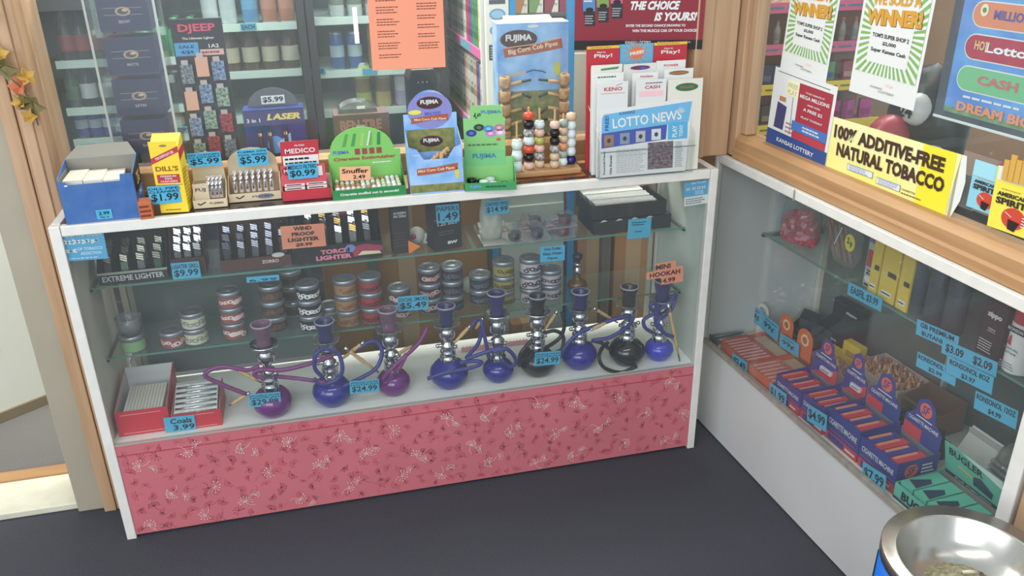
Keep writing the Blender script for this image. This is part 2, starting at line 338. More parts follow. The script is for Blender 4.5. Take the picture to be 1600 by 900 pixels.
# ------------------------------------------------------------------ behind the main case: worktop, boxes, rack uprights
t = thing('worktop', 'narrow dark worktop behind the timber and glass partition', 'worktop')
MB().box(0.005, 1.68, .385, .562, .935, .9655, mat('worktop_laminate', (96,80,66), .5, noise=.15)).build('worktop_board', t, .003)
for x in (.03, .8, 1.64): MB().box(x-.015, x+.015, .53, .56, 0, .934, C(90,84,76)).build('leg', t)
E1 = lambda w, d, h, m: MB().box(-w/2, w/2, 0, d, 0, h, m)
def carton(label, x, y, w, d, h, m, z=0):
    o = thing('cardboard_box', label, 'cardboard box', (x, y, z))
    MB().box(-w/2, w/2, 0, d, .0, h, m).build('box_body', o, .003)
    MB().box(-.03, .03, -.0006, 0, 0, h, C(190,150,100,.3)).box(-.03, .03, 0, d, h, h+.0006, C(190,150,100,.3)).build('packing_tape', o)
carton('brown cardboard box behind the case, second in from the left', .925, .60, .58, .3, .80, CARDI)
carton('tall tan cardboard box behind the right end of the main case', 1.620, .60, .13, .3, .84, CARD)
carton('wide tan cardboard box behind the right end, beside the corner post', 1.775, .60, .15, .3, .80, CARD)
carton('low brown cardboard box on the floor behind the centre of the main case', 1.36, .552, .14, .06, .26, CARDI)
o = thing('storage_cupboard', 'pale cupboard front seen through the case between two blue uprights', 'cupboard', (1.385, .615, 0))
MB().box(-.12, .12, 0, .3, 0, .9, C(186,196,178)).build('cupboard_body', o, .003)
MB().box(-.118, .118, -.012, -.001, .34, .70, C(196,206,190)).build('cupboard_door', o, .003)
MB().box(-.118, .118, -.012, -.001, .05, .33, C(176,188,176)).build('drawer', o, .003)
BLUEP = mat('blue_steel', (44,140,196), .4)
for i, (x, y, l) in enumerate(((1.245, .60, 'blue steel upright behind the centre of the case'), (1.525, .60, 'blue steel upright behind the brass water pipe'))):
    u = thing('rack_upright', l, 'rack upright', (x, y, 0))
    MB().box(-.012, .012, -.01, .01, .004, .932, BLUEP).build('post', u, .002); MB().box(-.03, .03, -.025, .025, 0, .004, BLUEP).build('foot_plate', u)
# ------------------------------------------------------------------ goods on top of the main case
ZT = .9655
def serif(): pass
YEL = C(244,206,30); RED = C(196,38,52); BLU = C(36,84,164); GRN = C(84,176,72); NAVY = C(30,34,60)
KRAFT = C(206,184,150,.8); GREYC = C(130,126,116,.8)
def tray(mb, w, d, hf, hb, m, mi=None, b=.0015, lip=None):   # open carton: front hf, back hb, sloping sides
    mi = mi or m
    mb.box(-w/2, w/2, 0, b, 0, hf, m).box(-w/2, w/2, d-b, d, 0, hb, mi).box(-w/2, w/2, b, d-b, 0, b, mi)
    for x in (-w/2, w/2-b): mb.prismx([(b,b),(d-b,b),(d-b,hb),(b,hf)], x, x+b, m)
    return mb
# 1 big blue carton of rolling papers
cx, y, w, h = face(FA, 97, 215, 346, 290, ZT)
t = thing('paper_carton', 'large open blue carton of rolling papers at the counter left end', 'carton', (cx, y, ZT), .05)
d = .135; b = .002; bl = mat('worn_blue_card', (54,98,160), .5, noise=.15, scale=30, rgb2=(74,108,162))
m = MB().prism([(-w/2,0),(w/2,0),(w/2,.115),(w/2-.028,.115),(w/2-.03,.098),(-w/2+.022,.098),(-w/2+.018,.105),(-w/2,.11)], 0, b, bl)
m.box(-w/2, w/2, d-b, d, 0, .13, bl).box(-w/2, w/2, b, d-b, 0, b, bl)
for x in (-w/2, w/2-b): m.prismx([(b,b),(d-b,b),(d-b,.13),(b,.112)], x, x+b, bl)
m.box(-w/2+b, w/2-b, d-b-.001, d-b, b, .13, GREYC).box(w/2-b-.001, w/2-b, b, d-b, b, .11, GREYC).box(-w/2+b, -w/2+b+.001, b, d-b, b, .11, GREYC)
m.ell(-w/2+.018, .097, .004, .002, WHT, 1).build('carton_body', t)
f = MB().add([(-w/2,d,.13),(w/2,d,.13),(w/2-.02,d+.035,.155),(-w/2+.03,d+.035,.155)], [(0,1,2,3)], GREYC)
f.build('back_flap', t)
g = MB().at(w/2+.0005, d*.5, 0, rz=PI/2); g.prism([(-.05,.06),(.055,.06),(.06,.125),(-.05,.108)], -.001, 0, BLK).text('ZIG', .0, .087, .05, .03, C(214,180,110), k=4); g.text('ZAG', .0, .05, .04, .012, WHT, k=4); g.greek(-.04,.04,.012,.04,3,C(20,40,90),k=4); g.build('printed_label', t)
for i in range(3):
    MB().at(-.03+.045*(i-1)+.02, .02+.003*i, .0, rz=.03*(i-1)).box(-.022, .022, 0, .10, .09-.004*i, .104-.004*i, C(216,208,186)).build('paper_booklets', t)
single('price_card', 'small cyan price card on the front of the big blue carton', 'price card', MB().box(-.018, .018, -.0006, 0, -.012, .012, CYAN).text('2.99', 0, .003, .024, .009, INK, y=-.0006).text('Mag Tip', 0, -.007, .02, .004, INK, y=-.0006), (cx+.004, y-.001, ZT+.018), .05)
# little orange packet
cx, y, w, h = face(FA, 217, 238, 343, 318, ZT)
single('paper_packet', 'tiny orange packet lying between blue carton and yellow box', 'packet', MB().box(-w/2, w/2, 0, .05, 0, h, C(196,96,48)).greek(-w/2+.002, w/2-.002, .003, h-.003, 3, C(120,40,20)), (cx, y+.003, ZT), .1)
# 2 yellow pipe cleaner box
cx, y, w, h = face(FA, 238, 288, 333, 219, ZT)
t = thing('pipe_cleaner_box', 'tall yellow hang box of pipe cleaners with red stripe', 'box', (cx, y, ZT), -.12)
w *= .92; d = .055
m = MB().box(-w/2, w/2, 0, d, 0, h*.90, YEL).prismx([(0,h*.90),(d,h*.90),(d,h*1.02),(d*.9,h*1.04)], -w/2, w/2, YEL)
m.prism([(-w/2,h*.90),(w/2,h*.90),(w/2,h*.99),(-w/2,h*.99)], 0, .001, YEL)
m.poly([(-w/2,h*.68),(w/2,h*.84),(w/2,h*.92),(-w/2,h*.76)], RED, 1).text('FOR EVERYDAY USE', 0, h*.80, w*.7, h*.035, WHT, k=2, spin=.38)
m.ell(0, h*.93, w*.13, h*.015, C(120,110,90), 1).text("DILL'S", 0, h*.62, w*.8, h*.07, C(150,80,20), bold=.03)
m.rect(-w*.4, w*.4, h*.42, h*.54, RED).text('PREMIUM', 0, h*.515, w*.55, h*.022, WHT).text('PIPE', 0, h*.48, w*.25, h*.022, WHT).text('CLEANERS', 0, h*.445, w*.6, h*.022, WHT)
m.rect(-w*.5, w*.45, h*.39, h*.40, C(170,110,20)).text("DILL'S", 0, h*.35, w*.7, h*.04, C(150,80,20)).greek(-w*.3, w*.3, h*.03, h*.06, 1, C(120,90,20))
g = m.at(w/2+.0003, 0, 0, rz=PI/2)
m.poly([(0,h*.72),(d,h*.80),(d,h*.9),(0,h*.85)], RED, 1).greek(.004, d-.004, h*.1, h*.6, 10, C(190,150,20), k=1); m.at()
m.build('box_body', t, .0008)
price('cyan $1.99 price card on the yellow pipe cleaner box', FA, y-.004, 232, 288, 281, 320, ['DILL PIPE','CLEANERS'], '$1.99')
# 3, 4 two kraft displays
for k, (x0, x1, yb, yt, nm, lab, top, px) in enumerate(((296,350,325,247,'cleaner','narrow kraft display box of pipe cleaners marked 5.99', ['PIPE CLEANERS','CLEANERS'], (293,236,345,262)),
                                  (352,436,314,240,'tool','wide kraft display box of metal pipe tools marked 5.99', ['FUJIMA PIPE','TOOL W/RING'], (371,231,418,261)))):
    cx, y, w, h = face(FA, x0, x1, yb, yt, ZT)
    t = thing('counter_display_box', lab, 'display box', (cx, y, ZT)); d = .07
    m = tray(MB(), w, d, .022, .055, KRAFT, C(176,150,116,.8))
    n = 10; arc = [(w/2*math.cos(PI*i/n)*.98, .055+(h-.055)*(.35+.65*math.sin(PI*i/n)) if 0 < i < n else .055) for i in range(n+1)]
    m.prism([(x, z) for x, z in arc], d-.001, d, KRAFT)
    m.line([(-w*.36,.014),(-w*.3,.009),(-w*.2,.016)], .003, INK).text('FUJIMA', w*.16, .011, w*.42, .007, C(90,80,70)).ell(w*.2,.011,w*.16,.007,C(110,116,140),1) if k else m.line([(-w*.36,.014),(-w*.3,.009),(-w*.12,.016)], .003, INK).text('FUJIMA', w*.2, .011, w*.42, .007, C(90,70,60))
    m.build('carton_body', t)
    m = MB(); 
    for i in range(7 if k else 4):
        for j in range(2):
            xx = (-w*.36+i*w*.115) if k else (-w*.02+i*w*.12)
            m.at(xx, .018+j*.025, .02+j*.006, rx=-.3).box(-.0045, .0045, 0, .004, 0, .045, PLAS).tube([(0,-.002,.008),(0,-.002,.028),(.003,-.002,.04)], .0025, CHROME, 6).ball((0,-.002,.034), .005, CHROME, 8)
    m.at(); o = m.build('wrapped_tools', t); o['kind'] = 'stuff'
    if not k: single('tool_leaflet', 'printed kraft leaflet inside the narrow pipe cleaner display', 'leaflet', MB().box(-w*.46, w*.0, .012, .013, .005, .062, KRAFT).text('FUJ', -w*.24, .045, w*.3, .011, C(60,60,60), y=.012), (cx, y, ZT))
    price('cyan $5.99 price card above the %s kraft display' % ('narrow' if not k else 'wide'), FA, y+.02, px[0], px[1], px[2], px[3], top, '$5.99')
# 5 red filters display
cx, y, w, h = face(FA, 437, 515, 312, 228, ZT)
t = thing('filter_display_box', 'red and white counter display of pipe filters', 'display box', (cx, y, ZT)); d = .06
m = tray(MB(), w, d, .026, .05, RED, C(230,200,196)); m.prism([(-w*.46,.05),(w*.3,.05),(w*.34,h),(-w*.44,h)], d-.002, d, RED)
m.text('MEDICO', -w*.05, h*.82, w*.62, h*.09, WHT, y=d-.002).rect(-w*.42,w*.31,h*.52,h*.73,WHT,1,d-.002).greek(-w*.38,w*.3,h*.55,h*.71,2,BLK,y=d-.002).text('FILTERS', -w*.05, h*.92, w*.2, h*.03, WHT, y=d-.002)
m.build('carton_body', t)
m = MB()
for i in range(2):
    for j in range(4): m.box(-w*.44+i*w*.45, -w*.03+i*w*.45, .006+j*.012, .016+j*.012, .003, .033+j*.007, C(222,206,204)).rect(-w*.44+i*w*.45, -w*.03+i*w*.45, .022+j*.007, .027+j*.007, RED, 1, .006+j*.012).rect(-w*.40+i*w*.45, -w*.10+i*w*.45, .029+j*.007, .0315+j*.007, BLK, 1, .006+j*.012)
m.build('filter_packets', t)
single('filter_leaflet', 'red badge leaflet behind the $0.99 price card', 'leaflet', MB().box(-w*.48, w*.42, 0, .001, .034, h*.62, C(214,70,80)).ell(-w*.38, h*.52, w*.08, w*.08, C(160,20,30)).text('M', -w*.38, h*.52, w*.08, w*.08, WHT, k=3).rect(w*.22,w*.36,h*.4,h*.58,C(220,214,214)), (cx, y+.02, ZT))
price('cyan $0.99 price card on the red filter display', FA, y+.012, 449, 253, 495, 281, ['MEDICO FILTERS'], '$0.99')
# 6 green snuffer display
cx, y, w, h = face(FA, 515, 632, 309, 209, ZT)
t = thing('snuffer_display_box', 'green counter display of cigarette extinguishers with arched header', 'display box', (cx, y, ZT)); d = .085
GL = C(120,196,84); GD = C(30,130,60)
m = tray(MB(), w, d, .026, .075, GD, C(60,140,70))
n = 14; m.prism([(-w/2,.0),(w/2,.0),(w/2,h*.62)]+[(w*.44*math.cos(PI*i/n)-w*.03, h*.62+h*.38*math.sin(PI*i/n)) for i in range(n+1)]+[(-w/2,h*.58)], d-.002, d, GL)
for i, c_ in enumerate(((80,160,60),(60,150,70),(150,200,90),(90,170,60),(40,130,60))): m.poly([(-w*.3+i*w*.12,h*.7),(-w*.25+i*w*.12,h*.7),(-w*.2+i*w*.11,h*.9),(-w*.24+i*w*.11,h*.9)], C(*c_), 1, d-.002)
m.line([(w*.05,h*.7),(w*.10,h*.93)], .004, WHT, 2, d-.002)
for i in range(4): m.rect(-w*.13+i*w*.10, -w*.06+i*w*.10, h*.565, h*.66, C(150,60,60), 2, d-.002)
m.text('FUJIMA', -w*.32, h*.61, w*.22, h*.07, C(60,120,190), y=d-.002, bold=.04).text('Cigarette Extinguisher', 0, h*.50, w*.86, h*.07, C(176,40,60), y=d-.002, bold=.03).greek(w*.1,w*.4,h*.4,h*.44,1,WHT,y=d-.002)
m.text('Cigarette snuffed out in seconds!', 0, .013, w*.8, .009, WHT, bold=.03)
m.build('carton_body', t)
m = MB().box(-w*.46, w*.46, .004, d-.006, .002, .018, C(214,214,206)); random.seed(3)
for i in range(13):
    for j in range(4): m.ball((-w*.42+i*w*.07, .014+j*.018, .024+j*.002), .0062, random.choice((WHT,WHT,C(220,200,170),C(180,200,160),C(170,120,80))), 8)
o = m.build('snuffers', t); o['kind'] = 'stuff'
def d_(mb, w, h): mb.text('Snuffer', 0, h*.2, w*.86, h*.34, INK, bold=.02).text('2.49', w*.12, -h*.25, w*.4, h*.28, INK, bold=.02)
sign('price_card', 'peach Snuffer 2.49 card on the green extinguisher display', 'price card', FA, y+.028, [(532,262),(581,259),(577,281),(530,282)], C(250,170,120), d_)
# 7 mini pipe display
cx, y, w, h = face(FA, 637, 722, 302, 150, ZT)
t = thing('pipe_display_box', 'blue sky printed counter display of mini pipes with domed header', 'display box', (cx, y, ZT), -.03); d = .085
SKY = mat('sky_print', (92,150,214), .45, noise=.5, scale=14, rgb2=(176,206,236)); GRASS = mat('grass_print', (96,112,62), .6, noise=.6, scale=60, rgb2=(150,140,90)); BRN = C(70,36,32); RIB = C(176,80,48)
hf = h*.50
m = MB().prism([(-w/2,0),(w/2,0),(w/2,hf*1.0),(w*.34,hf*.94),(w*.22,hf*.72),(-w*.22,hf*.72),(-w*.34,hf*.94),(-w/2,hf)], 0, .0015, SKY)
m.box(-w/2,w/2,.0015,d,0,.0015,SKY)
for x in (-w/2, w/2-.0015): m.prismx([(.0015,.0015),(d,.0015),(d,h*.62),(.0015,hf)], x, x+.0015, SKY)
n = 14; m.prism([(-w/2,.0),(w/2,.0),(w/2,h*.76)]+[(w*.40*math.cos(PI*i/n), h*.76+h*.24*math.sin(PI*i/n)) for i in range(n+1)]+[(-w/2,h*.76)], d-.002, d, SKY)
def fuj(mb, cx, cz, r, y, t2, w2): mb.ell(cx, cz, r, r*.48, BRN, 2, y).text('FUJIMA', cx, cz+r*.04, r*1.4, r*.42, WHT, k=3, y=y, bold=.04); t2 and mb.poly([(cx-w2,cz-r*1.05),(cx,cz-r*.88),(cx+w2,cz-r*.98),(cx+w2,cz-r*.55),(cx,cz-r*.45),(cx-w2,cz-r*.62)], RIB, 2, y).text(t2, cx, cz-r*.76, w2*1.7, r*.26, C(240,220,190), k=3, y=y, bold=.03)
n = 20; m.ell(0, h*.79, w*.42, h*.19, C(130,130,200), 1, d-.002)
fuj(m, 0, h*.87, w*.24, d-.002, '', 0); m.ell(-w*.28,h*.78,w*.12,h*.025,C(230,220,60),3,d-.002)
m.text('MINI PIPES', w*.05, h*.76, w*.3, h*.035, C(80,90,200), k=3, y=d-.002)
m.poly([(-w*.36,h*.66),(0,h*.69),(w*.34,h*.68),(w*.34,h*.75),(0,h*.74),(-w*.36,h*.72)], RIB, 3, d-.002).text('Mini Corn Cob Pipes', 0, h*.70, w*.6, h*.03, C(240,220,190), k=4, y=d-.002)
m.rect(-w/2, w/2, .004, h*.1, GRASS, 1).text('FUJIMA', -w*.36, h*.41, w*.14, h*.02, WHT).poly([(-w*.36,h*.20),(0,h*.21),(w*.4,h*.24),(w*.4,h*.31),(0,h*.28),(-w*.36,h*.27)], RIB, 2).text('Mini Corn Cob Pipes', .0, h*.25, w*.68, h*.035, C(240,220,190), k=3, spin=.05)
m.rect(-w*.45,w*.45,h*.36,h*.60,GRASS,1,d-.002).ell(w*.38,h*.2,w*.04,h*.06,C(220,200,70),2)
fuj(m, -.0, h*.47, w*.22, d-.002, '', 0)
m.build('carton_body', t)
m = MB()
for i in range(6): m.at(w*(-.12+.08*i), .02+.008*(i%3), h*.30+.004*i, ry=.9-.25*i).cyl(.006, 0, .016, TAN, 10).tube([(0,0,.004),(.02,0,.012)], .0025, C(90,70,40), 6)
m.at(); m.build('cob_pipes', t)
# 8 green leaning display of puck ashtrays
cx, y, w, h = face(FA, 724, 800, 298, 175, ZT)
t = thing('pocket_ashtray_display', 'lime green open counter display of pocket ashtrays', 'display box', (cx+.005, y, ZT), -.16); d = .085
G2 = C(128,200,110); G3 = C(50,150,80)
m = tray(MB(), w*1.06, d, .022, .07, G3, G2); m.prism([(-w*.5,.0),(w*.36,.0),(w*.36,h*.84),(w*.32,h*.85),(w*.30,h),(-w*.34,h),(-w*.36,h*.83),(-w*.5,h*.84)], d-.002, d, G2)
m.text('FUJIMA', w*.08, h*.91, w*.42, h*.055, C(60,130,190), y=d-.002, bold=.04).line([(-w*.28,h*.86),(-w*.24,h*.91),(-w*.26,h*.85)], .0016, INK, 2, d-.002).text('2.49', -w*.2, h*.87, w*.14, h*.045, INK, y=d-.002, spin=.5)
for x, z, c_ in ((-.34,.65,(40,50,150)),(-.18,.72,(30,60,40)),(.02,.70,(70,140,200)),(.06,.64,(200,120,190)),(.24,.71,(190,110,140)),(.26,.65,(220,170,210))): m.ell(w*x, h*z, w*.11, h*.045, C(*c_), 2, d-.002).ell(w*x, h*z, w*.05, h*.02, C(*(min(255, v+50) for v in c_)), 3, d-.002)
m.ell(w*.22,h*.56,w*.05,h*.02,C(210,80,70),2,d-.002).greek(-w*.42,w*.3,h*.47,h*.52,1,C(60,130,60),y=d-.002).rect(-w*.5,w*.36,h*.22,h*.42,C(110,196,120),1,d-.002).text('FUJIMA',-w*.08,h*.34,w*.5,h*.08,C(50,130,160),y=d-.002,bold=.04).text('FUJIMA', -w*.3, .011, w*.24, .01, C(90,160,220), bold=.04).greek(-w*.1,w*.45,.006,.016,1,C(20,90,50))
m.build('carton_body', t)
for i, (x, yy, c_) in enumerate(((-.38,.03,(16,20,16)),(-.37,.055,(16,20,16)),(-.16,.06,(16,20,20)),(-.12,.035,(200,220,200)),(.05,.04,(190,210,196)),(.02,.06,(180,206,190)),(.3,.03,(40,44,130)))):
    MB().at(w*x, yy, .003+.006*(i%2)).lathe([(.0001,0),(.0125,0),(.014,.004),(.0125,.010),(.0001,.012)], C(*c_, .2), 18).build('pocket_ashtray', t)
# 9 ceramic one-hitter stand
P0 = FA.hit(868, 275, 'z', ZT)
t = thing('ceramic_pipe_stand', 'wooden stand with dowels of stacked ceramic bead pipes', 'pipe stand', (P0.x, P0.y, ZT))
m = MB().box(-.135, .085, -.025, .085, 0, .001, mat('flame_mat', (150,84,50), .4, noise=.6, scale=20, rgb2=(70,34,20)))
m.greek(-.11,-.03,-.018,-.008,1,WHT); m.build('printed_mat', t)
MB().box(-.125, .078, .0, .075, .0012, .018, WOODX).build('base', t, .004)
cer = {'w': C(206,220,220,.12), 'k': C(24,24,26,.12), 'r': C(220,70,44,.15), 'g': C(176,176,70,.15), 'p': C(226,176,160,.2), 'b': C(24,34,110,.12), 'z': mat('zebra_glaze', (210,205,200), .15, noise=1, scale=120, rgb2=(20,20,20)), 't': C(206,176,140,.2), 'm': C(150,166,150,.2), 'o': C(220,140,90,.2)}
for i, (x, yy, s, top, st, r) in enumerate(((-.108,.016,'www',.048,.031,.0165),(-.070,.030,'pkrwzkr',.012,.0235,.0165),(-.036,.040,'tzpgpw',.034,.0225,.0155),(.004,.024,'ttzkkp',.030,.0225,.015),(.034,.040,'wmottm',.014,.0225,.014),(.060,.050,'bwwwwt',.0,.025,.0160))):
    z = .018; o = MB().cyl(.0030, .010, .018+st*len(s)+top, TAN, 8).build('dowel', t); o.location = (x, yy, 0)
    for j, ch in enumerate(s):
        b_ = MB().lathe([(.004,0),(r*.8,.001),(r,st*.45),(r*.8,st*.86),(r*.5,st*.9),(.004,st*.98)], cer[ch], 16)
        if ch in 'w': b_.lathe([(r*.68,st*.84),(r*.84,st*.93),(r*.68,st)], C(236,236,230,.2), 14)
        o = b_.build('ceramic_pipe', t); o.location = (x, yy, z); z += st
# 10 clear brochure holder with newspapers and leaflets
YH = FA.hit(1010, 276, 'z', ZT).y
xl = FA.hit(938, 240, 'y', YH).x; xr = FA.hit(1092, 240, 'y', YH).x; xr = min(xr, 1.695)
t = thing('brochure_holder', 'clear acrylic lottery brochure holder at the counter right end', 'brochure holder', ((xl+xr)/2, YH, ZT)); hw = (xr-xl)/2; d = .13
m = MB().box(-hw, hw, 0, .003, .002, .095, ACRY).box(-hw, hw, d-.003, d, .002, .20, ACRY).box(-hw, hw, 0, d, 0, .002, ACRY)
for x in (-hw, hw-.003): m.prismx([(.003,.002),(d-.003,.002),(d-.003,.20),(.003,.11)], x, x+.003, ACRY)
m.build('acrylic_box', t)
MB().box(-hw, hw, -.0015, 0, .078, .080, C(90,110,120,.2)).tube([(-hw,0,.005),(-hw,0,.11),(-hw,d,.2)], .0012, C(200,205,205,.1), 5).build('acrylic_rim', t)
H = face(FA, 945, 1090, 273, 162, ZT, YH)[3]
NB = C(96,176,222); g = MB()
n = 8; pts = [(-hw*.97,0),(hw*.86,0),(hw*.98,H*.97),(hw*.95,H*1.0),(-hw*.90,H*.90),(-hw*.96,H*.86)]
g.prism(pts, .0, .0012, WHT).poly([(-hw*.93,H*.60),(hw*.90,H*.68),(hw*.96,H*.95),(-hw*.88,H*.85),(-hw*.92,H*.80)], NB, 1)
g.text('LOTTO NEWS', .02*hw, H*.75, hw*1.45, H*.13, WHT, spin=.06, bold=.02).text('KANSAS', -hw*.40, H*.855, hw*.32, H*.04, C(40,90,150), spin=.06).text('FREE!', -hw*.82, H*.73, hw*.28, H*.055, C(30,60,140), spin=PI/2)
for i in range(6): a = .3+i*.42; g.line([(hw*.72,H*.80),(hw*.72+.014*math.cos(a),H*.80+.016*math.sin(a))], .0015, WHT, 2)
g.poly([(-hw*.93,H*.40),(hw*.42,H*.46),(hw*.44,H*.66),(-hw*.93,H*.60)], C(60,80,170), 2)
for i in range(4): x0 = -hw*.88+i*hw*.33; g.rect(x0, x0+hw*.2, H*(.425+.012*i), H*(.575+.012*i), C(*((150,110,90),(120,140,160),(170,170,170),(200,205,210))[i]), 3); g.ell(x0+hw*.1, H*(.5+.012*i), hw*.04, H*.03, C(60,60,70), 4)
g.rect(hw*.46, hw*.88, H*.45, H*.68, C(70,170,220), 2).text('PLAY', hw*.6, H*.56, H*.16, hw*.1, WHT, k=3, spin=PI/2).text('TODAY', hw*.74, H*.56, H*.16, hw*.08, WHT, k=3, spin=PI/2)
g.greek(-hw*.62, hw*.0, H*.04, H*.37, 14, C(170,174,180), k=2, fill=.4).text('Powerball Frenzy', -hw*.87, H*.2, H*.32, hw*.05, INK, spin=PI/2).text('Hits Kansas', -hw*.74, H*.17, H*.26, hw*.05, INK, spin=PI/2)
g.rect(hw*.04, hw*.58, H*.06, H*.43, mat('crowd_photo', (150,130,120), .6, noise=.9, scale=160, rgb2=(40,40,80)), 2).greek(hw*.63, hw*.80, H*.06, H*.42, 14, C(150,154,160), k=2)
single('newspaper', 'blue headed lottery newspaper in front pocket of the acrylic holder', 'newspaper', g, ((xl+xr)/2, YH+.012, ZT+.004), 0, rx=-.09)
# leaflets behind it, in rows
def leaflet(label, px0, px1, pyt, yy, dr, bg=WHT, hb=.0):
    P = FA.hit((px0+px1)/2, pyt, 'y', yy); l = FA.hit(px0, pyt+10, 'y', yy).x; r = FA.hit(px1, pyt+10, 'y', yy).x; w = r-l; h = P.z-ZT-.006
    m = MB(); h2 = h-hb
    for i in range(4): m.box(-w/2+.0005*i, w/2+.0005*i, .0015+i*.0025, .003+i*.0025, 0, h-.002*i, bg)
    m.box(-w/2, w/2, 0, .0012, 0, h, bg); dr(m, w, h)
    single('leaflet', label, 'leaflet', m, ((l+r)/2, yy, ZT+.0025), 0, rx=-.03)
RD = C(206,40,60)
leaflet('white KENO play slip at front left of the holder', 936, 983, 127, YH+.024, lambda m, w, h: m.text('KENO', 0, h-.018, w*.6, .010, RD).line([(-w*.4,h-.03),(w*.4,h-.03)], .001, RD).line([(w*.1,h-.01),(w*.3,h-.004)], .001, INK))
leaflet('white CASH play slip at front centre of the holder', 996, 1043, 123, YH+.024, lambda m, w, h: m.text('CASH', .003, h-.020, w*.5, .009, RD).greek(-w*.2,w*.4,h-.012,h-.006,1,C(120,60,120)).rect(-w*.4,w*.4,h-.045,h-.03,C(250,190,196)))
leaflet('cream slip with green oval at front right of the holder', 1046, 1100, 122, YH+.024, lambda m, w, h: m.ell(.004,h-.022,w*.33,.011,C(40,110,70),2).text('HOLDEM',.004,h-.022,w*.4,.007,C(210,90,60),k=3), C(226,222,206))
leaflet('white printed slip in the second row at left', 928, 976, 113, YH+.050, lambda m, w, h: m.greek(-w*.35,w*.4,h-.014,h-.006,1,C(60,100,80)))
leaflet('white slip with red print in the second row, centre', 990, 1030, 112, YH+.050, lambda m, w, h: m.text('Holdem',.004,h-.010,w*.5,.006,RD))
leaflet('white slip with brown car badge in the second row, right', 1040, 1085, 106, YH+.050, lambda m, w, h: m.ell(0,h-.011,w*.35,.006,C(130,90,60)).greek(-w*.3,w*.3,h-.013,h-.009,1,C(210,140,60),k=3))
leaflet('cream slip with green patch in the third row at left', 926, 974, 100, YH+.075, lambda m, w, h: m.poly([(-w*.2,h-.015),(w*.35,h-.012),(w*.4,h-.006),(-w*.2,h-.010)],C(60,130,80)), C(222,220,206))
leaflet('grey slip with purple badge in the third row, centre', 976, 1028, 98, YH+.075, lambda m, w, h: m.ell(0,h-.011,w*.3,.006,C(110,40,90)).ell(.008,h-.012,w*.1,.004,C(80,80,170),3), C(214,212,206))
leaflet('white slip with red word in the third row, right', 1028, 1073, 93, YH+.075, lambda m, w, h: m.text('POWER',.0,h-.013,w*.5,.006,RD))
def play(m, w, h): m.rect(-w/2, w/2, h-.008, h-.001, C(226,196,40)).greek(-w*.4,w*.4,h-.006,h-.003,1,C(120,90,20),k=3).text('How to', -.006, h-.017, w*.26, .005, WHT).text('Play!', 0, h-.028, w*.56, .013, WHT)
leaflet('red How to Play leaflet at back left of the holder', 919, 970, 70, YH+.105, play, RED)
leaflet('red How to Play leaflet at back right of the holder', 1024, 1076, 64, YH+.105, play, RED)
def free(m, w, h):
    for i in range(14):
        a = 2*PI*i/14; m.poly([(w*.12*math.cos(a-.2),h-.024+w*.12*math.sin(a-.2)),(w*.12*math.cos(a+.2),h-.024+w*.12*math.sin(a+.2)),(w*.48*math.cos(a),h-.024+.4*w*math.sin(a))], C(230,110,50), 1)
    m.ell(0,h-.024,w*.2,w*.16,C(230,110,50),2).text('FREE!', 0, h-.024, w*.42, .009, WHT, k=3, bold=.04, spin=.15)
leaflet('blue and orange FREE leaflet between the two red leaflets', 971, 1023, 67, YH+.108, free, C(90,170,210))
# red poster behind
def ch(m, w, h):
    m.text('THE CHOICE', w*.12, h*.10, w*.38, h*.12, WHT, shear=.3, bold=.05).text('IS YOURS!', w*.28, -h*.05, w*.33, h*.12, WHT, shear=.3, bold=.05)
    m.text('ENTER THE SECOND CHANCE DRAWING TO', w*.13, -h*.17, w*.46, h*.035, WHT, bold=.03).text('WIN THE MUSCLE CAR OF YOUR CHOICE!', w*.2, -h*.24, w*.5, h*.04, WHT, bold=.03)
    m.rect(-w/2, w/2, -h*.5, -h*.37, BLK).text('KANSAS LOTTERY', w*.0, -h*.40, w*.2, h*.04, WHT, k=3).greek(w*.15,w*.42,-h*.42,-h*.38,1,C(190,190,190),k=3)
    m.text('DECISIONS. DECISIONS. DECISIONS.', w*.1, h*.24, w*.5, h*.04, WHT, bold=.04)
    for i, c_ in enumerate(((60,130,190),(120,150,60),(210,80,130))):
        x = -w*.42+i*w*.105; z = h*(-.02+.05*i); m.poly([(x,z-.03),(x+w*.08,z-.03),(x+w*.075,z+.045),(x-w*.02,z+.045)], C(30,30,34), 2).poly([(x-w*.015,z+.01),(x+w*.078,z+.01),(x+w*.075,z+.045),(x-w*.02,z+.045)], C(*c_), 3)
        m.greek(x, x+w*.07, z-.026, z+.0, 4, C(170,170,170), k=4).greek(x-w*.01, x+w*.07, z+.032, z+.042, 1, WHT, k=4).ell(x+w*.035, z+.014, w*.03, .006, C(20,20,20), 4)
P1 = FA.hit(897, 82, 'y', .222); P2 = FA.hit(1097, 73, 'y', .116)
w = math.hypot(P2.x-P1.x, P2.y-P1.y); h = .20; cz_ = (P1.z+P2.z)/2+h/2
single('poster', 'dark red lottery poster reading THE CHOICE IS YOURS on the partition', 'poster', (lambda m: (m.box(-w/2,w/2,0,.0006,-h/2,h/2,C(140,24,40)), ch(m,w,h), m)[2])(MB()), ((P1.x+P2.x)/2, (P1.y+P2.y)/2, cz_), math.atan2(P2.y-P1.y, P2.x-P1.x), ry=-.0)
# orange price list taped to the pane
def lst(m, w, h):
    for sx in (-1, 1):
        z = h*.45
        for k in range(7): n = random.choice((2,3,3)); m.greek(sx*w*.27-w*.13, sx*w*.27+w*.17, z-.007*n, z, n, C(110,50,40), k=1, fill=.35); z -= .007*n+.010
sign('price_list', 'orange printed price list taped to the partition glass', 'price list', FA, .2265, [(574,-30),(691,-36),(696,106),(580,109)], C(255,150,112,.7), lst)
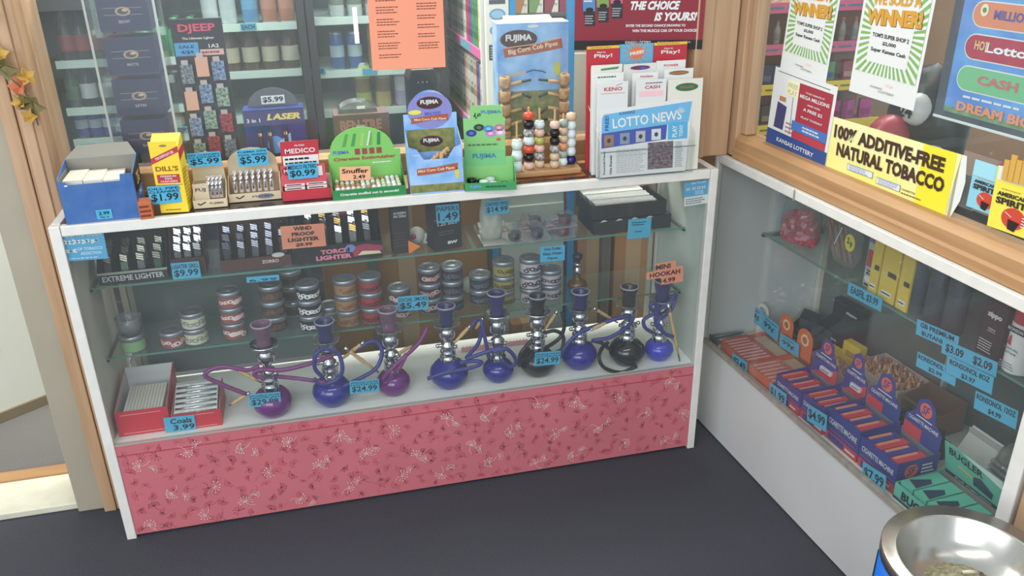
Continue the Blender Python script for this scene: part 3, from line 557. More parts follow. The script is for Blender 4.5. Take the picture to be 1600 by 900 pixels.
# blue cessation cards in the case corners
def bc(m, w, h, low=False):
    m.text('BREAK THE CHAIN', 0, h*.38, w*.9, h*.12, WHT).greek(-w*.4,w*.4,-h*.45,-h*.38,1,C(190,220,240))
    for i in range(4): x = -w*.32+i*w*.2; m.line([(x-w*.08,h*.2-.02*w*(i-2)),(x+w*.08,h*.08+.02*w*i)], h*.05, WHT); m.line([(x-w*.08,h*.08),(x+w*.08,h*.2)], h*.05, WHT)
    m.text('OF TOBACCO', w*.15, -h*.10, w*.55, h*.1, C(200,230,245)).text('ADDICTION', w*.15, -h*.26, w*.45, h*.1, C(200,230,245)).line([(-w*.4,-h*.1),(-w*.15,-h*.2)], h*.05, WHT).line([(-w*.4,-h*.2),(-w*.15,-h*.1)], h*.05, WHT)
sign('help_card', 'blue BREAK THE CHAIN card in the upper left corner of the case', 'notice card', FA, .0112, [(89,364),(161,359),(169,404),(97,409)], C(64,160,210), bc)
def bc2(m, w, h): m.rect(-w/2,w/2,-h/2,-h*.12,WHT,2).greek(-w*.44,w*.44,-h*.45,-h*.18,3,C(100,100,110),k=3); m.text('BREAK THE CHAIN', w*.1, h*.42, w*.6, h*.07, WHT, k=3); [m.line([(w*x-w*.07,h*.25),(w*x+w*.07,h*.15)], h*.04, WHT, 3).line([(w*x-w*.07,h*.15),(w*x+w*.07,h*.25)], h*.04, WHT, 3) for x in (-.1,.1,.3,-.35)]; m.greek(-w*.05,w*.4,-h*.08,h*.1,3,C(190,225,245),k=3)
sign('help_card', 'blue and white chain card in the upper right corner of the case', 'notice card', FA, .0112, [(1071,285),(1108,280),(1104,317),(1067,323)], C(64,160,210), bc2)
# ------------------------------------------------------------------ goods inside the main case: upper shelf
ZU, ZL, ZD = .7375, .5205, .3185
DKBOX = C(34,32,34,.6); MAROON = C(84,44,38,.5)
def lighter(body, x, y, z, mat_, parent, tilt=-.25, h=.07, top=SILV):
    o = thing_part = MB().at(0,0,0).box(-.009, .009, -.006, .006, 0, h*.62, mat_).build(body, parent); o.location = (x, y, z); o.rotation_euler = (tilt, 0, random.uniform(-.2,.2))
    m = MB()
    for i in range(3): m.at(0,0,h*.62+.006*i+.002, ry=.35).box(-.0105, .0085, -.006, .006, 0, .0042, top)
    m.at(); m.tube([(.004,0,h*.6),(.006,0,h*.9),(-.001,0,h*.98)], .0022, top, 6).build('cap', o); return o
def shelfdisplay(label, x0, x1, yb, hb, hf, d, m1, name='lighter_display', y=None, m2=None):
    c, y, w, h = face(FA, x0, x1, yb, yb-40, ZU, y)
    t = thing(name, label, 'lighter display', (c, y, ZU)); m = tray(MB(), w, d, hf, hb, m1, m2 or m1); return t, m, w, y, c
# extreme lighter tray
t, m, w, y, c = shelfdisplay('black tray of silver topped torch lighters at the left end of the upper shelf', 150, 262, 444, .15, .036, .11, DKBOX, y=.155)
m.text('EXTREME LIGHTER', 0, .017, w*.88, .016, C(190,190,190)).box(-w/2,w/2,-.002,.0,.030,.036,C(150,150,140)); m.build('carton_body', t)
for i in range(4):
    for j in range(3): lighter('lighter', -w*.36+i*w*.24, .022+j*.03, .014+j*.012, C(30,80,50,.2) if (i+j)%2 else C(50,50,54,.2), t, h=.064, top=C(140,136,124,.3,metal=1))
# small display, middle left
t, m, w, y, c = shelfdisplay('brown cardboard lighter display beside the 9.99 card', 268, 322, 440, .15, .05, .10, MAROON, y=.17)
m.build('carton_body', t)
for i in range(3):
    for j in range(3): lighter('lighter', -w*.3+i*w*.3, .022+j*.028, .02+j*.014, C(60,60,66,.15), t, h=.068, top=CHROME)
MB().box(w*.5, w*.5+.07, .03, .10, 0, .06, PLAS).build('clear_lid', t)
# zorro display
t, m, w, y, c = shelfdisplay('maroon display of chrome swivel lighters in upper shelf centre left', 344, 456, 430, .15, .034, .11, MAROON, y=.165)
m.text('ZORRO', w*.2, .019, w*.24, .010, C(220,200,180)).ell(w*.32, .036, w*.09, .007, C(200,196,190), 2); m.build('carton_body', t)
for i in range(5):
    for j in range(3): lighter('lighter', -w*.4+i*w*.2, .022+j*.03, .016+j*.014, C(48,48,56,.12), t, h=.064, top=C(120,120,130,.15,metal=1))
# torch lighter display
t, m, w, y, c = shelfdisplay('large black Torch Lighter display with gold and silver lighters', 464, 598, 414, .165, .05, .11, C(36,32,34,.35), y=.165)
m.poly([(w*.16,.006),(w*.5,.018),(w*.5,.034),(w*.3,.044),(w*.12,.036)], C(170,40,70), 1).poly([(w*.2,.010),(w*.49,.010),(w*.46,.018),(w*.26,.022)], C(226,210,160), 2).ell(w*.12,.034,w*.06,.012,C(110,130,200),2)
m.text('TORCH', -w*.06, .030, w*.34, .014, C(236,120,150), bold=.05).text('LIGHTER', -w*.08, .012, w*.42, .014, C(236,120,150), bold=.05)
m.poly([(-w*.1,.10),(w*.45,.16),(w*.48,.15),(w*.1,.10)], C(190,50,90), 1, .108).poly([(-w*.3,.12),(w*.1,.158),(w*.14,.15),(-w*.2,.11)], C(226,200,190), 1, .108)
m.build('carton_body', t)
for i in range(5):
    for j in range(3): lighter('lighter', -w*.34+i*w*.17, .024+j*.03, .03+j*.014, C(70,64,60,.12), t, h=.072, top=(GOLDM if (i+j) % 3 == 0 else CHROME))
# wind proof sign
def wp(m, w, h):
    for i, s_ in enumerate(('WIND', 'PROOF', 'LIGHTER', '$9.99')): m.text(s_, 0, h*(.36-.24*i), w*(.42,.52,.72,.38)[i], h*.17, C(60,20,20), bold=.05)
sign('price_card', 'orange WIND PROOF LIGHTER $9.99 card on the upper shelf', 'price card', FA, .138, [(438,354),(506,349),(510,384),(441,390)], ORG, wp)
# black screen filter box
c, y, w, h = face(FA, 612, 640, 390, 326, ZU, .17)
single('screen_filter_box', 'slim tall black Screen Filters box standing on the upper shelf', 'box', MB().box(-w/2, w/2, 0, .05, 0, h, C(40,34,36)).text('SCREEN', 0, h-.013, w*.7, .007, WHT).text('FILTERS', 0, h-.023, w*.7, .007, WHT).greek(-w*.4,w*.4,.02,h*.5,5,C(80,50,50)), (c, y, ZU), .04)
# white sneaker-shaped pipe pouch and orange card
c, y, w, h = face(FA, 640, 664, 372, 352, ZU, .22)
t = thing('novelty_pouch', 'white rounded pouch with a red patch beside the black boxes', 'pouch', (c, y, ZU))
MB().at(0,.02,.026).ball((0,0,0), .026, C(206,200,190), 16).build('pouch_body', t); MB().at(-.012,-.001,.03).ball((0,0,0), .009, C(190,60,60), 10).build('red_patch', t)
MB().at(.036,.02,.013).box(-.018,.018,-.012,.012,-.012,.012,C(226,222,206)).text('888',0,0,.022,.010,INK,y=-.012).build('tag_block', t)
single('orange_card', 'small orange arrow card leaning on the upper shelf', 'card', MB().prism([(-.018,0),(.018,.02),(-.018,.042)], 0, .001, C(240,120,40)), (FA.hit(648,388,'y',.16).x, .16, ZU))
# black box 1.49
c, y, w, h = face(FA, 680, 722, 382, 312, ZU, .165)
h = min(h, .165)
t = thing('paper_display_box', 'black tall box of rolling papers under the 1.49 card', 'box', (c, y, ZU), .25)
MB().box(-w*.6, w*.5, 0, .06, 0, h, C(36,34,38)).rect(-w*.6, w*.5, h*.62, h*.64, C(200,60,90)).text('1.25 SIZE', -w*.05, h*.54, w*.8, h*.07, C(200,200,200)).greek(-w*.4,w*.3,h*.3,h*.4,2,C(90,80,90)).text('BW', w*.12, h*.14, w*.4, h*.06, WHT, bold=.06).build('box_body', t)
m = MB().at(w*.5+.0004, 0, 0, rz=PI/2); m.greek(.006,.054,h*.35,h*.62,4,C(190,40,60),k=1).ell(.03,h*.8,.014,.014,C(70,66,70),1).build('side_print', t)
price('cyan $1.49 price card on the tall black paper box', FA, .150, 681, 318, 717, 349, ['PAPERS'], '1.49')
# bag with carved pipes
c, y, w, h = face(FA, 742, 796, 376, 306, ZU, .19); h = min(h, .17)
t = thing('pipe_bag', 'clear plastic bag of carved pipes under the 14.99 card', 'bag', (c, y, ZU))
BAG2 = glassmat('milky_bag', (.9,.9,.88), .42, hazec=(.66,.67,.60), rough=.2)
m = MB().lathe([(.001,0),(.034,.002),(.040,.03),(.038,.09),(.030,.14),(.033,h)], BAG2, 14); m.v = [(x*.92, yy*.55+.02, z) for x, yy, z in m.v]; m.build('plastic_bag', t)
for i in range(5): MB().at(-.018+.009*i, .02, .012+.022*(i%2), ry=.5*(i-2)*.4).lathe([(.004,0),(.011,.002),(.012,.025),(.007,.03),(.006,.05)], (C(200,196,180,.4)), 12).build('carved_pipe', t)
price('cyan $14.99 price card on the bag of carved pipes', FA, .165, 757, 312, 795, 336, ['CARVED PIPES'], '$14.99')
single('pipe_leaflet', 'flat greyish leaflet lying under the clear pipe bag', 'leaflet', MB().box(-.045, .05, 0, .10, 0, .002, C(180,180,168)).greek(-.04,.04,-.001,.002,1,RED), (c+.01, .155, ZU-.0003+.0005))
# clear packed briar pipes
for i, (px, py, z, l) in enumerate(((812,386,0,'clear packed pipe leftmost of the five on the upper shelf'), (846,380,0,'clear packed pipe with dark bowl, second from the left'),
                                   (886,374,0,'clear packed pipe third from the left next to the black tray'), (836,352,.0,'clear packed pipe at the back with red lettering'), (884,352,.034,'clear packed pipe with brown bowl stacked on another'))):
    P = FA.hit(px, py, 'z', ZU+z); y = max(P.y, .152) if i < 3 else (.155+.0 if i == 4 else .262)
    t = thing('packed_pipe', l, 'packed pipe', (P.x if i != 3 else P.x-.0, y+.002, ZU+z+.0005), .12)
    L = .14 if i < 3 else .085
    MB().box(-.034, .034, 0, L, 0, .0015, C(160,156,152)).greek(-.02,.02,-.0005,.001,1,RED).build('backing_card', t)
    MB().prismx([(.004,.0016),(L-.004,.0016),(L*.7,.034),(.004,.034)], -.030, .030, PLAS).build('clear_blister', t)
    MB().at(0,.022,.004).lathe([(.0001,0),(.016,.001),(.020,.009),(.019,.026),(.013,.0261),(.012,.012)], (C(92,38,34,.25) if i in (2,4) else C(40,34,36,.25)), 16).tube([(0,.012,.008),(0,.04,.012),(0,L*.62,.015)], [.005,.004,.003], C(30,26,28,.3), 8).build('pipe', t)
    MB().at(0, L*.75, .002, rx=.0).add([(-.022,-.02,0),(.022,-.02,0),(.022,.02,0),(-.022,.02,0)], [(0,1,2,3)], C(200,190,186)).add([(-.018,-.006,.0006),(.018,-.006,.0006),(.018,.006,.0006),(-.018,.006,.0006)], [(0,1,2,3)], C(190,50,56)).build('printed_patch', t)
# black trays with foil packs (two, one on the other)
c, y, w, h = face(FA, 932, 1052, 366, 345, ZU, .155)
for k in range(2):
    ww = w*(1-.04*k); z = ZU+.0005+k*.047
    t = thing('foil_pack_tray', ('lower' if not k else 'upper')+' of the two stacked black trays at the right of the upper shelf', 'tray', (c-.012*k-.008, .158+k*.004, z), .0)
    d = .155; m = tray(MB(), ww, d, .044, .044, DKBOX, DKBOX, .003)
    if not k: m.box(-ww/2, ww/2, .003, d, .041, .044, C(50,50,54,.3))
    m.build('tray_body', t)
    if k:
        for i in range(3):
            MB().at(-.005*i, .022+.045*i, .014, rx=.12).box(-ww*.42, ww*.40, 0, .04, 0, .024+.004*i, FOIL).box(-ww*.42, ww*.40, .002, .016, .024+.004*i, .026+.004*i, C(232,232,228,.3)).build('foil_pack', t)
    else:
        for i in range(4): MB().at(-ww*.4+.05*i, 0, .038).poly([(-.006,0),(.02,.003),(.006,.008)], C(210,210,210,.2), 1).build('foil_scrap', t)
def blt(m, w, h): m.greek(-w*.35, w*.35, h*.15, h*.38, 2, INK, fill=.4).greek(-w*.2, w*.2, -h*.2, -h*.1, 1, INK)
sign('price_card', 'square cyan card taped to the black foil pack trays', 'price card', FA, .146, [(980,343),(1016,341),(1018,370),(982,374)], CYAN, blt)
price('cyan $9.99 price card on the upper shelf left', FA, .146, 268, 408, 312, 437, ['LIGHTER GRILL'], '$9.99')
price('dark cyan price card hanging below the upper shelf at centre left', FA, .146, 385, 429, 436, 442, [], '6.99')
def gp(m, w, h): m.text('One Dollar', 0, h*.33, w*.7, h*.18, INK).text('Glass Water', 0, h*.02, w*.8, h*.18, INK).text('Pipes', 0, -h*.30, w*.4, h*.18, INK)
sign('price_card', 'cyan Glass Water Pipes card under the upper shelf', 'price card', FA, .146, [(843,386),(881,383),(884,406),(845,410)], CYAN, gp)

# ------------------------------------------------------------------ lower shelf: tobacco tins in stacks
def tin(lab, lid=SILV):
    r = .0335; h = .050
    m = MB().lathe([(.0001,0),(r*.9,0),(r,.002),(r,.004),(r,.033),(r,.035),(r*1.04,.0355),(r*1.04,.047),(r*.98,.0495),(r*.88,.0495),(r*.84,.047),(r*.4,.047),(r*.36,.0485),(.0001,.0485)],
        [SILV,SILV,SILV,lab,lab,lid,lid,lid,lid,lid,lid,lid,lid], 22)
    return m
def swirl(m, colr, seed, r=.0339):
    rn = random.Random(seed)
    for i in range(9):
        a0 = -PI/2+(i-4)*.3+rn.uniform(-.08,.08); z0 = .018+rn.uniform(-.005,.005); q = rn.uniform(.005,.010); V = []
        for k in range(8): a = a0+q/r*math.cos(k*PI/4)*1.2; V.append((r*math.cos(a), r*math.sin(a), z0+q*.8*math.sin(k*PI/4)))
        V2 = [(r*1.0*math.cos(a0)+(v[0]-r*math.cos(a0))*.45, r*math.sin(a0)+(v[1]-r*math.sin(a0))*.45, z0+(v[2]-z0)*.45) for v in V]
        m.add(V+V2, [(k,(k+1)%8,8+(k+1)%8,8+k) for k in range(8)], colr)
    return m
stacks = [ # px, py bottom, count, label colour, swirl colour, words
 (207,553,1,(128,170,110),None,'tobacco tin with green label under a clear lid, at the shelf left end'),
 (269,549,1,(150,76,72),(224,200,196),'single red and white labelled tin at the lower shelf left'),
 (306,541,2,(196,196,166),(140,140,120),'cream labelled tin in the stack of two'),
 (367,532,3,(150,76,72),(230,206,200),'red and white labelled tin in the left stack of three'),
 (431,522,3,(72,52,44),(110,80,60),'dark brown labelled tin in the stack under the hanging card'),
 (461,496,3,(86,66,52),(60,50,44),'brown labelled tin in the rear stack beside the zebra stack'),
 (488,520,3,(36,36,48),(224,222,220),'black and white patterned tin in the fifth stack'),
 (516,505,1,(136,140,132),(90,90,84),'low grey labelled tin beside the black and white stack'),
 (546,512,3,(158,108,66),(110,76,48),'orange brown labelled tin in the stack left of centre'),
 (584,507,3,(160,44,50),(80,30,36),'crimson labelled tin in the centre stack'),
 (628,500,2,(96,56,60),(206,180,176),'plum labelled tin behind the social smoke price card'),
 (676,492,3,(52,38,46),(208,150,150),'dark tin with pink blotches in the stack of three'),
 (711,488,3,(40,40,52),(90,80,96),'navy black labelled tin in the stack right of centre'),
 (754,478,2,(44,48,62),(90,96,110),'slate labelled tin in the stack of two right of centre'),
 (791,480,3,(150,134,66),(84,72,30),'olive yellow labelled tin in the stack of three'),
 (833,476,3,(188,172,180),(50,40,54),'pale pink and black labelled tin in the stack of three'),
 (864,470,2,(182,164,172),(70,50,70),'pale pink and black labelled tin in the rightmost stack of two')]
for k, (px, pb, n, lc, sc_, words) in enumerate(stacks):
    P = FA.hit(px, pb, 'z', ZL); yy = P.y+.034; xx = P.x+.001
    yy = max(yy, .186)
    m = tin(C(*lc, .4))
    if sc_: swirl(m, C(*sc_, .4), k)
    first = None
    for i in range(n):
        pos = ('' if n == 1 else (' of ' if False else ', ')+(('bottom','top') if n == 2 else ('bottom','middle','top'))[i]+' one')
        if first is None: o = m.build('tobacco_tin'); first = o
        else: o = first.copy(); COL.objects.link(o)
        put(o, FA, (xx, yy, ZL+.0002+i*.0502), random.uniform(-.3,.3)+.25*i if k != 6 else .1*i); tag(o, words+pos, 'tobacco tin', 'tins on the lower glass shelf')
    if k == 0:
        single('clear_cup', 'clear plastic cup set over the green labelled tin', 'cup', MB().lathe([(.0001,.0),(.024,.0),(.034,.026),(.035,.05),(.0355,.05),(.0345,.026),(.024,.001)], TUBEP, 18).lathe([(.0345,.05),(.036,.051),(.036,.046),(.0345,.045)], PLAS, 18), (xx, yy, ZL+.0512))
c, y, w, h = face(FA, 736, 772, 478, 420, ZL, .27)
single('plastic_bag', 'folded milky plastic bag lying behind the slate tins', 'bag', (lambda m: (m.at(0,.02,.03).ball((0,0,0), .034, C(170,172,154,.4), 14, sz=.8), m.at(.03,.02,.045).ball((0,0,0), .016, C(190,130,90,.5), 10), m)[2])(MB()), (c-.03, .285, ZL+.001))
price('cyan SOCIAL SMOKE $5.49 price card on the lower shelf', FA, .146, 621, 460, 669, 487, ['SOCIAL SMOKE'], '$5.49')
# brass water pipe
P = FA.hit(903, 462, 'z', ZL); t = thing('brass_water_pipe', 'small amber glass and brass water pipe on the lower shelf', 'water pipe', (P.x, max(P.y,.18)+.01, ZL))
AMB = mat('amber_glass', (112,84,40), .08, .4, noise=.3, scale=30)
MB().lathe([(.0001,.0),(.022,.0),(.024,.004),(.012,.008),(.016,.012),(.030,.026),(.033,.036),(.028,.048),(.012,.058),(.009,.066),(.013,.070),(.0001,.0705)], AMB, 22).build('glass_base', t)
MB().lathe([(.008,.070),(.012,.076),(.013,.086),(.008,.094),(.007,.10),(.011,.104),(.011,.110),(.0001,.111)], CHROME, 18).build('stem', t)
MB().lathe([(.005,.111),(.009,.116),(.016,.128),(.017,.138),(.010,.142),(.0001,.1421)], C(34,30,30,.3), 18).build('bowl', t)

# ------------------------------------------------------------------ deck: coal boxes and hookahs
def coal(label, x0, x1, yb, yt, d, content, rz=.0, y=None, tall=.035):
    c, y, w, h = face(FA, x0, x1, yb, yt, ZD, y); REDC = mat('red_coal_card', (196,44,58), .4)
    t = thing('coal_box', label, 'box', (c, y, ZD), rz)
    m = tray(MB(), w, d, h, h+tall, REDC, C(206,204,204), .0025)
    for x in (-w/2+.0026, w/2-.0036): m.prismx([(.003,.003),(d-.003,.003),(d-.003,h+tall-.002),(.003,h-.001)], x, x+.001, C(190,186,188))
    m.line([(-w*.40,h*.86),(w*.36,h*.86)], .0012, C(236,190,190), 1).line([(-w*.40,h*.10),(w*.40,h*.10)], .0012, C(236,190,190), 1); m.build('box_body', t); content(t, w, d, h); return t
def rolls(t, w, d, h):
    for i in range(12): MB().at(-w*.36+i*w*.062, d*.08, h*.80, rx=.06).box(0, w*.055, 0, d*.66, -.004, .006, C(206,200,186,.7)).build('coal_roll', t)
def foils(t, w, d, h):
    for i in range(6): MB().at(0, .010+i*(d-.035)/6, h*.62+i*.006, rx=.5).box(-w*.44, w*.44, 0, .016, 0, .018, FOIL).tube([(-w*.42,.004,.018),(w*.42,.004,.018)], .0035, CHROME, 8).build('foil_coal_roll', t)
coal('open red box of paper wrapped coals at the deck left end', 181, 266, 678, 640, .20, rolls)
coal('lower red box of silver foil coal rolls on the deck', 268, 347, 672, 644, .15, foils, y=FA.hit(266, 674, 'z', ZD).y-.004, tall=.02)
def coals(m, w, h): m.text('Coals', w*.05, h*.2, w*.7, h*.36, INK).text('3.99', w*.12, -h*.25, w*.7, h*.36, INK)
sign('price_card', 'cyan Coals 3.99 card on the red coal boxes', 'price card', FA, FA.hit(266, 674, 'z', ZD).y-.008, [(256,653),(304,648),(306,670),(258,676)], CYAN, coals)
def spline(P, n=7):
    P = [Vector(p) for p in P]; P = [P[0]*2-P[1]]+P+[P[-1]*2-P[-2]]; out = []
    for i in range(1, len(P)-2):
        for k in range(n):
            t = k/n; a, b, c, d = P[i-1:i+3]
            out.append(.5*((2*b)+(c-a)*t+(2*a-5*b+4*c-d)*t*t+(3*b-a-3*c+d)*t**3))
    return out+[P[-2]]
PURP = mat('purple_glass', (104,24,112), .07, spec=.6); BLUEG = mat('cobalt_glass', (36,34,130), .07, spec=.6); BLKG = mat('black_glass', (22,20,26), .06, spec=.6); BLUE2 = mat('bright_blue_glass', (60,60,180), .07, spec=.6)
HOSEP = C(122,32,110,.35); HOSEB = C(42,42,130,.35); HOSEK = C(22,20,24,.35); CLRP = glassmat('mauve_bowl', (.62,.42,.55), .25, hazec=(.45,.25,.38), rough=.05); NAVYC = C(40,38,96,.2); BLKC = C(28,30,34,.2)
CLRT = glassmat('clear_glass_tray', (.8,.83,.83), .06, gl=3)
def hookah(label, bx, by, tx, ty, hwp, glass, bowlm, hosem, hoses, traym, handles=(), traysz=1.0, valve=0, group=None, stem=1.0):
    P = FA.hit(bx, by, 'z', ZD); sc_ = CF/(P-CLOC).dot(_f); R = hwp/sc_; y = P.y+R*.62; top = FA.hit(tx, ty, 'y', y); H = top.z-ZD; x = (top.x+FA.hit(bx, by-hwp, 'y', y).x)/2
    t = thing('hookah', label, 'hookah', (x, y, ZD))
    q = R*1.5
    MB().lathe([(.0001,0),(R*.55,0),(R*.62,q*.04),(R*.92,q*.28),(R,q*.48),(R*.93,q*.68),(R*.66,q*.88),(R*.36,q*.97),(R*.30,q*1.05),(.0001,q*1.05)], glass, 28).build('glass_base', t)
    z0 = q*1.0; s = (H-z0)
    MB().lathe([(.024,z0-.004),(.025,z0+s*.06),(.020,z0+s*.08),(.024,z0+s*.12),(.024,z0+s*.16),(.017,z0+s*.20),(.022,z0+s*.24),(.022,z0+s*.28),(.014,z0+s*.33),(.012,z0+s*.36),(.022,z0+s*.42),(.025,z0+s*.50),(.022,z0+s*.57),(.016,z0+s*.60),(.0001,z0+s*.61)], CHROME, 20).build('metal_stem', t)
    m = MB().tube([(0,0,z0+s*.27),(-.030 if valve < 1 else .03,-.008,z0+s*.29)], .004, CHROME, 8).ball((-.032 if valve < 1 else .032,-.008,z0+s*.29), .0065, CHROME, 10); m.build('valve', t)
    m = MB().tube([(0,0,z0+s*.20),(.026,-.012,z0+s*.25)], .006, CHROME, 8).tube([(0,0,z0+s*.20),(-.026,.012,z0+s*.24)], .006, CHROME, 8); m.build('hose_port', t)
    TR = .034*traysz
    MB().lathe([(.0001,z0+s*.60),(TR*.5,z0+s*.60),(TR,z0+s*.66),(TR*1.06,z0+s*.70),(TR*1.0,z0+s*.70),(TR*.45,z0+s*.63),(.0001,z0+s*.62)], traym, 24).build('ash_tray', t)
    b = .0285
    MB().lathe([(.0001,z0+s*.63),(.018,z0+s*.63),(.022,z0+s*.70),(.019,z0+s*.76),(b*.80,z0+s*.84),(b,H-.004),(b*1.04,H),(b*.9,H),(b*.8,H-.012),(b*.5,z0+s*.82),(.0001,z0+s*.80)], [bowlm]*5+[C(150,146,160,.25)]*2+[bowlm]*3, 24).build('clay_bowl', t)
    for k, hp in enumerate(hoses):
        pts = []
        for a, b_, c in hp:
            q_ = FA.hit(a, b_, 'y', max(y+c, .030)); q_ = FA.hit(a, b_, 'y', min(y+c, .138)) if q_.z > .49 and y+c > .138 else q_; pts.append(q_-Vector((x, y, ZD)))
        MB().tube(spline(pts), .0062, hosem, 8).build('hose', t)
    for k, (a, b_, c, a2, b2, c2) in enumerate(handles):
        p = FA.hit(a, b_, 'y', min(max(y+c,.030),.136))-Vector((x,y,ZD)); r = FA.hit(a2, b2, 'y', min(max(y+c2,.030),.136))-Vector((x,y,ZD)); L = lambda u: p+(r-p)*u
        h_ = MB().tube([L(u) for u in (.0,.1,.12,.3,.5,.55,.62,.85)], [.0045,.006,.0048,.0062,.0058,.0040,.0052,.0036], TAN, 10).build('wooden_handle', t)
        MB().tube([L(-.14), L(.02)], .0052, CHROME, 8).build('ferrule', h_); MB().tube([L(.84), L(1)], .0026, C(90,70,50,.4), 8).build('mouth_tip', h_)
    return t
hookah('purple two-hose hookah furthest left on the deck', 427,655, 406,506, 31, PURP, CLRP, HOSEP,
  [[(405,572,-.03),(385,578,-.05),(345,573,-.06),(320,586,-.06),(345,600,-.07),(385,616,-.08)], [(415,592,-.04),(398,586,-.05),(405,578,-.06),(440,578,-.04),(470,572,-.04),(500,563,-.03),(520,556,-.02)], [(430,588,.0),(470,592,-.03),(510,598,-.04)]], CHROME, ((372,578,-.05,408,598,-.05),(386,616,-.08,358,634,-.08)), 1.15)
hookah('cobalt blue hookah with looped hose behind the 24.99 card', 516,639, 509,501, 31, BLUEG, NAVYC, HOSEB,
  [[(505,590,-.045),(492,575,-.05),(494,553,-.05),(508,545,-.04),(528,552,-.04),(535,575,-.05),(528,592,-.055),(505,600,-.055),(490,592,-.05)], [(560,545,-.0),(575,535,-.0),(590,535,-.0),(597,552,-.01),(588,575,-.02),(565,590,-.03),(535,604,-.03)]], CLRT, ((564,538,.0,530,564,.0),(545,548,-.02,592,582,-.01)), 1.1)
hookah('purple hookah third from the left with clear mauve bowl', 615,621, 605,483, 27, PURP, CLRP, HOSEP,
  [[(598,592,-.05),(612,576,-.055),(635,555,-.04),(655,535,-.02),(668,512,-.0)], [(615,580,-.045),(628,566,-.045),(634,554,-.04),(632,560,-.045),(622,578,-.05)]], CLRT, ((622,553,-.02,648,538,.01),), 1.15)
hookah('cobalt blue hookah at centre, left of the small blue one', 700,611, 698,477, 31, BLUEG, NAVYC, HOSEB,
  [[(668,592,-.06),(690,584,-.085),(720,578,-.09),(745,572,-.06),(752,566,-.05),(740,564,-.04),(718,567,-.04)], [(735,512,.01),(745,500,.02),(752,512,.02),(748,535,.01),(735,552,-.01),(728,560,-.02)]], CLRT, ((732,512,.01,706,540,-.02),), 1.2)
hookah('small bright blue hookah with a straight tall bowl', 778,600, 776,457, 25, BLUEG, NAVYC, HOSEB,
  [[(764,560,-.03),(758,530,-.02),(753,505,-.01),(752,500,.0)], [(770,550,-.045),(790,545,-.05),(803,556,-.05),(806,568,-.045),(796,572,-.05),(784,562,-.05)], [(728,561,-.03),(760,550,-.04),(785,542,-.045)]], CHROME, ((753,500,.0,742,516,.02),), 1.1)
hookah('black hookah left of the right-hand blue one', 837,592, 843,461, 30, BLKG, BLKC, HOSEK,
  [[(812,572,-.03),(814,552,-.04),(832,530,-.03)], [(848,545,-.02),(862,538,.0),(876,526,.01),(882,508,.01),(878,488,.01)], [(850,520,.01),(868,517,.01),(880,526,.01),(878,545,.0),(866,552,-.01)]], CHROME, ((868,490,.01,848,520,.0),), 1.1)
hookah('cobalt blue hookah second from the right among the full sized ones', 907,580, 905,455, 29, BLUEG, NAVYC, HOSEB,
  [[(872,562,-.05),(885,540,-.05),(905,520,-.05),(935,508,-.05),(962,498,-.06),(984,493,-.06)], [(925,532,-.02),(950,528,-.04),(970,518,-.05),(985,505,-.06),(990,495,-.06)]], CLRT, ((926,514,-.06,950,503,-.06),), 1.1)
hookah('black hookah furthest right of the full sized ones', 977,575, 986,447, 29, BLKG, BLKC, HOSEK,
  [[(950,535,-.0),(940,545,-.02),(936,560,-.05),(945,575,-.06),(970,582,-.06),(995,572,-.05)], [(924,532,.02),(940,536,.01),(952,545,.0)]], CLRT, ((932,484,.03,965,504,.03),), 1.25, 1)
hookah('mini blue hookah at the deck right end under the orange card', 1030,566, 1036,437, 23, BLUE2, NAVYC, HOSEB,
  [[(1020,520,-.03),(1008,512,-.04),(1006,500,-.04),(1018,492,-.04),(1030,484,-.035),(1046,472,-.03),(1056,460,-.02),(1048,485,-.03),(1030,500,-.045),(1028,510,-.045),(1040,522,-.045),(1052,526,-.05)], [(1022,488,-.03),(1016,480,-.04),(1020,474,-.04),(1028,480,-.04),(1024,500,-.04),(1034,512,-.05)]], C(90,92,100,.3), ((1046,486,-.04,1062,564,-.055),), 1.15)
price('cyan $29.99 price card hanging on the leftmost purple hookah', FA, .022, 389, 612, 438, 637, ['DOUBLE HOSE','HOOKAH'], '$29.99')
price('cyan $24.99 price card between blue and purple hookahs', FA, .022, 546, 592, 592, 616, ['SINGLE HOSE','HOOKAH'], '$24.99')
price('cyan $24.99 price card on the black hookah at centre right', FA, .022, 835, 548, 875, 572, ['SINGLE HOSE','HOOKAH'], '$24.99')
def mh(m, w, h): m.text('MINI', -w*.05, h*.32, w*.4, h*.22, C(70,20,20), bold=.04).text('HOOKAH', 0, 0, w*.84, h*.22, C(70,20,20), bold=.04).text('14.99', w*.08, -h*.33, w*.42, h*.22, C(70,20,20), bold=.04)
P = [FA.hit(a, b, 'y', .035) for a, b in ((1010,413),(1067,409),(1062,440),(1016,446))]; cc = sum(P, Vector())/4; w = (P[1]-P[0]).length; h = (P[0]-P[3]).length
m = MB().prism([(-w*.5,-h*.16),(-w*.12,-h*.18),(-w*.12,-h*.5),(w*.5,-h*.5),(w*.5,h*.2),(w*.3,h*.22),(w*.3,h*.5),(-w*.25,h*.5),(-w*.25,h*.18),(-w*.5,h*.15)], 0, .001, ORG); mh(m, w, h)
single('price_card', 'peach stepped MINI HOOKAH 14.99 card above the mini hookah', 'price card', m, cc, 0, ry=-.05)
# pink comb-like row of pipe cleaners and a wooden stick at the back of the deck
P = FA.hit(790, 542, 'z', ZD+.0005); t = thing('pink_stationery_strip', 'pink printed strip leaning at the back of the deck', 'strip', (P.x-.02, P.y, ZD))
m = MB().box(-.13, .10, 0, .001, 0, .018, C(240,180,180))
for i in range(40): m.box(-.13+i*.0057, -.1285+i*.0057, -.0006, 0, .0, .018+.006*(i%2), C(232,90,110))
m.build('strip', t)
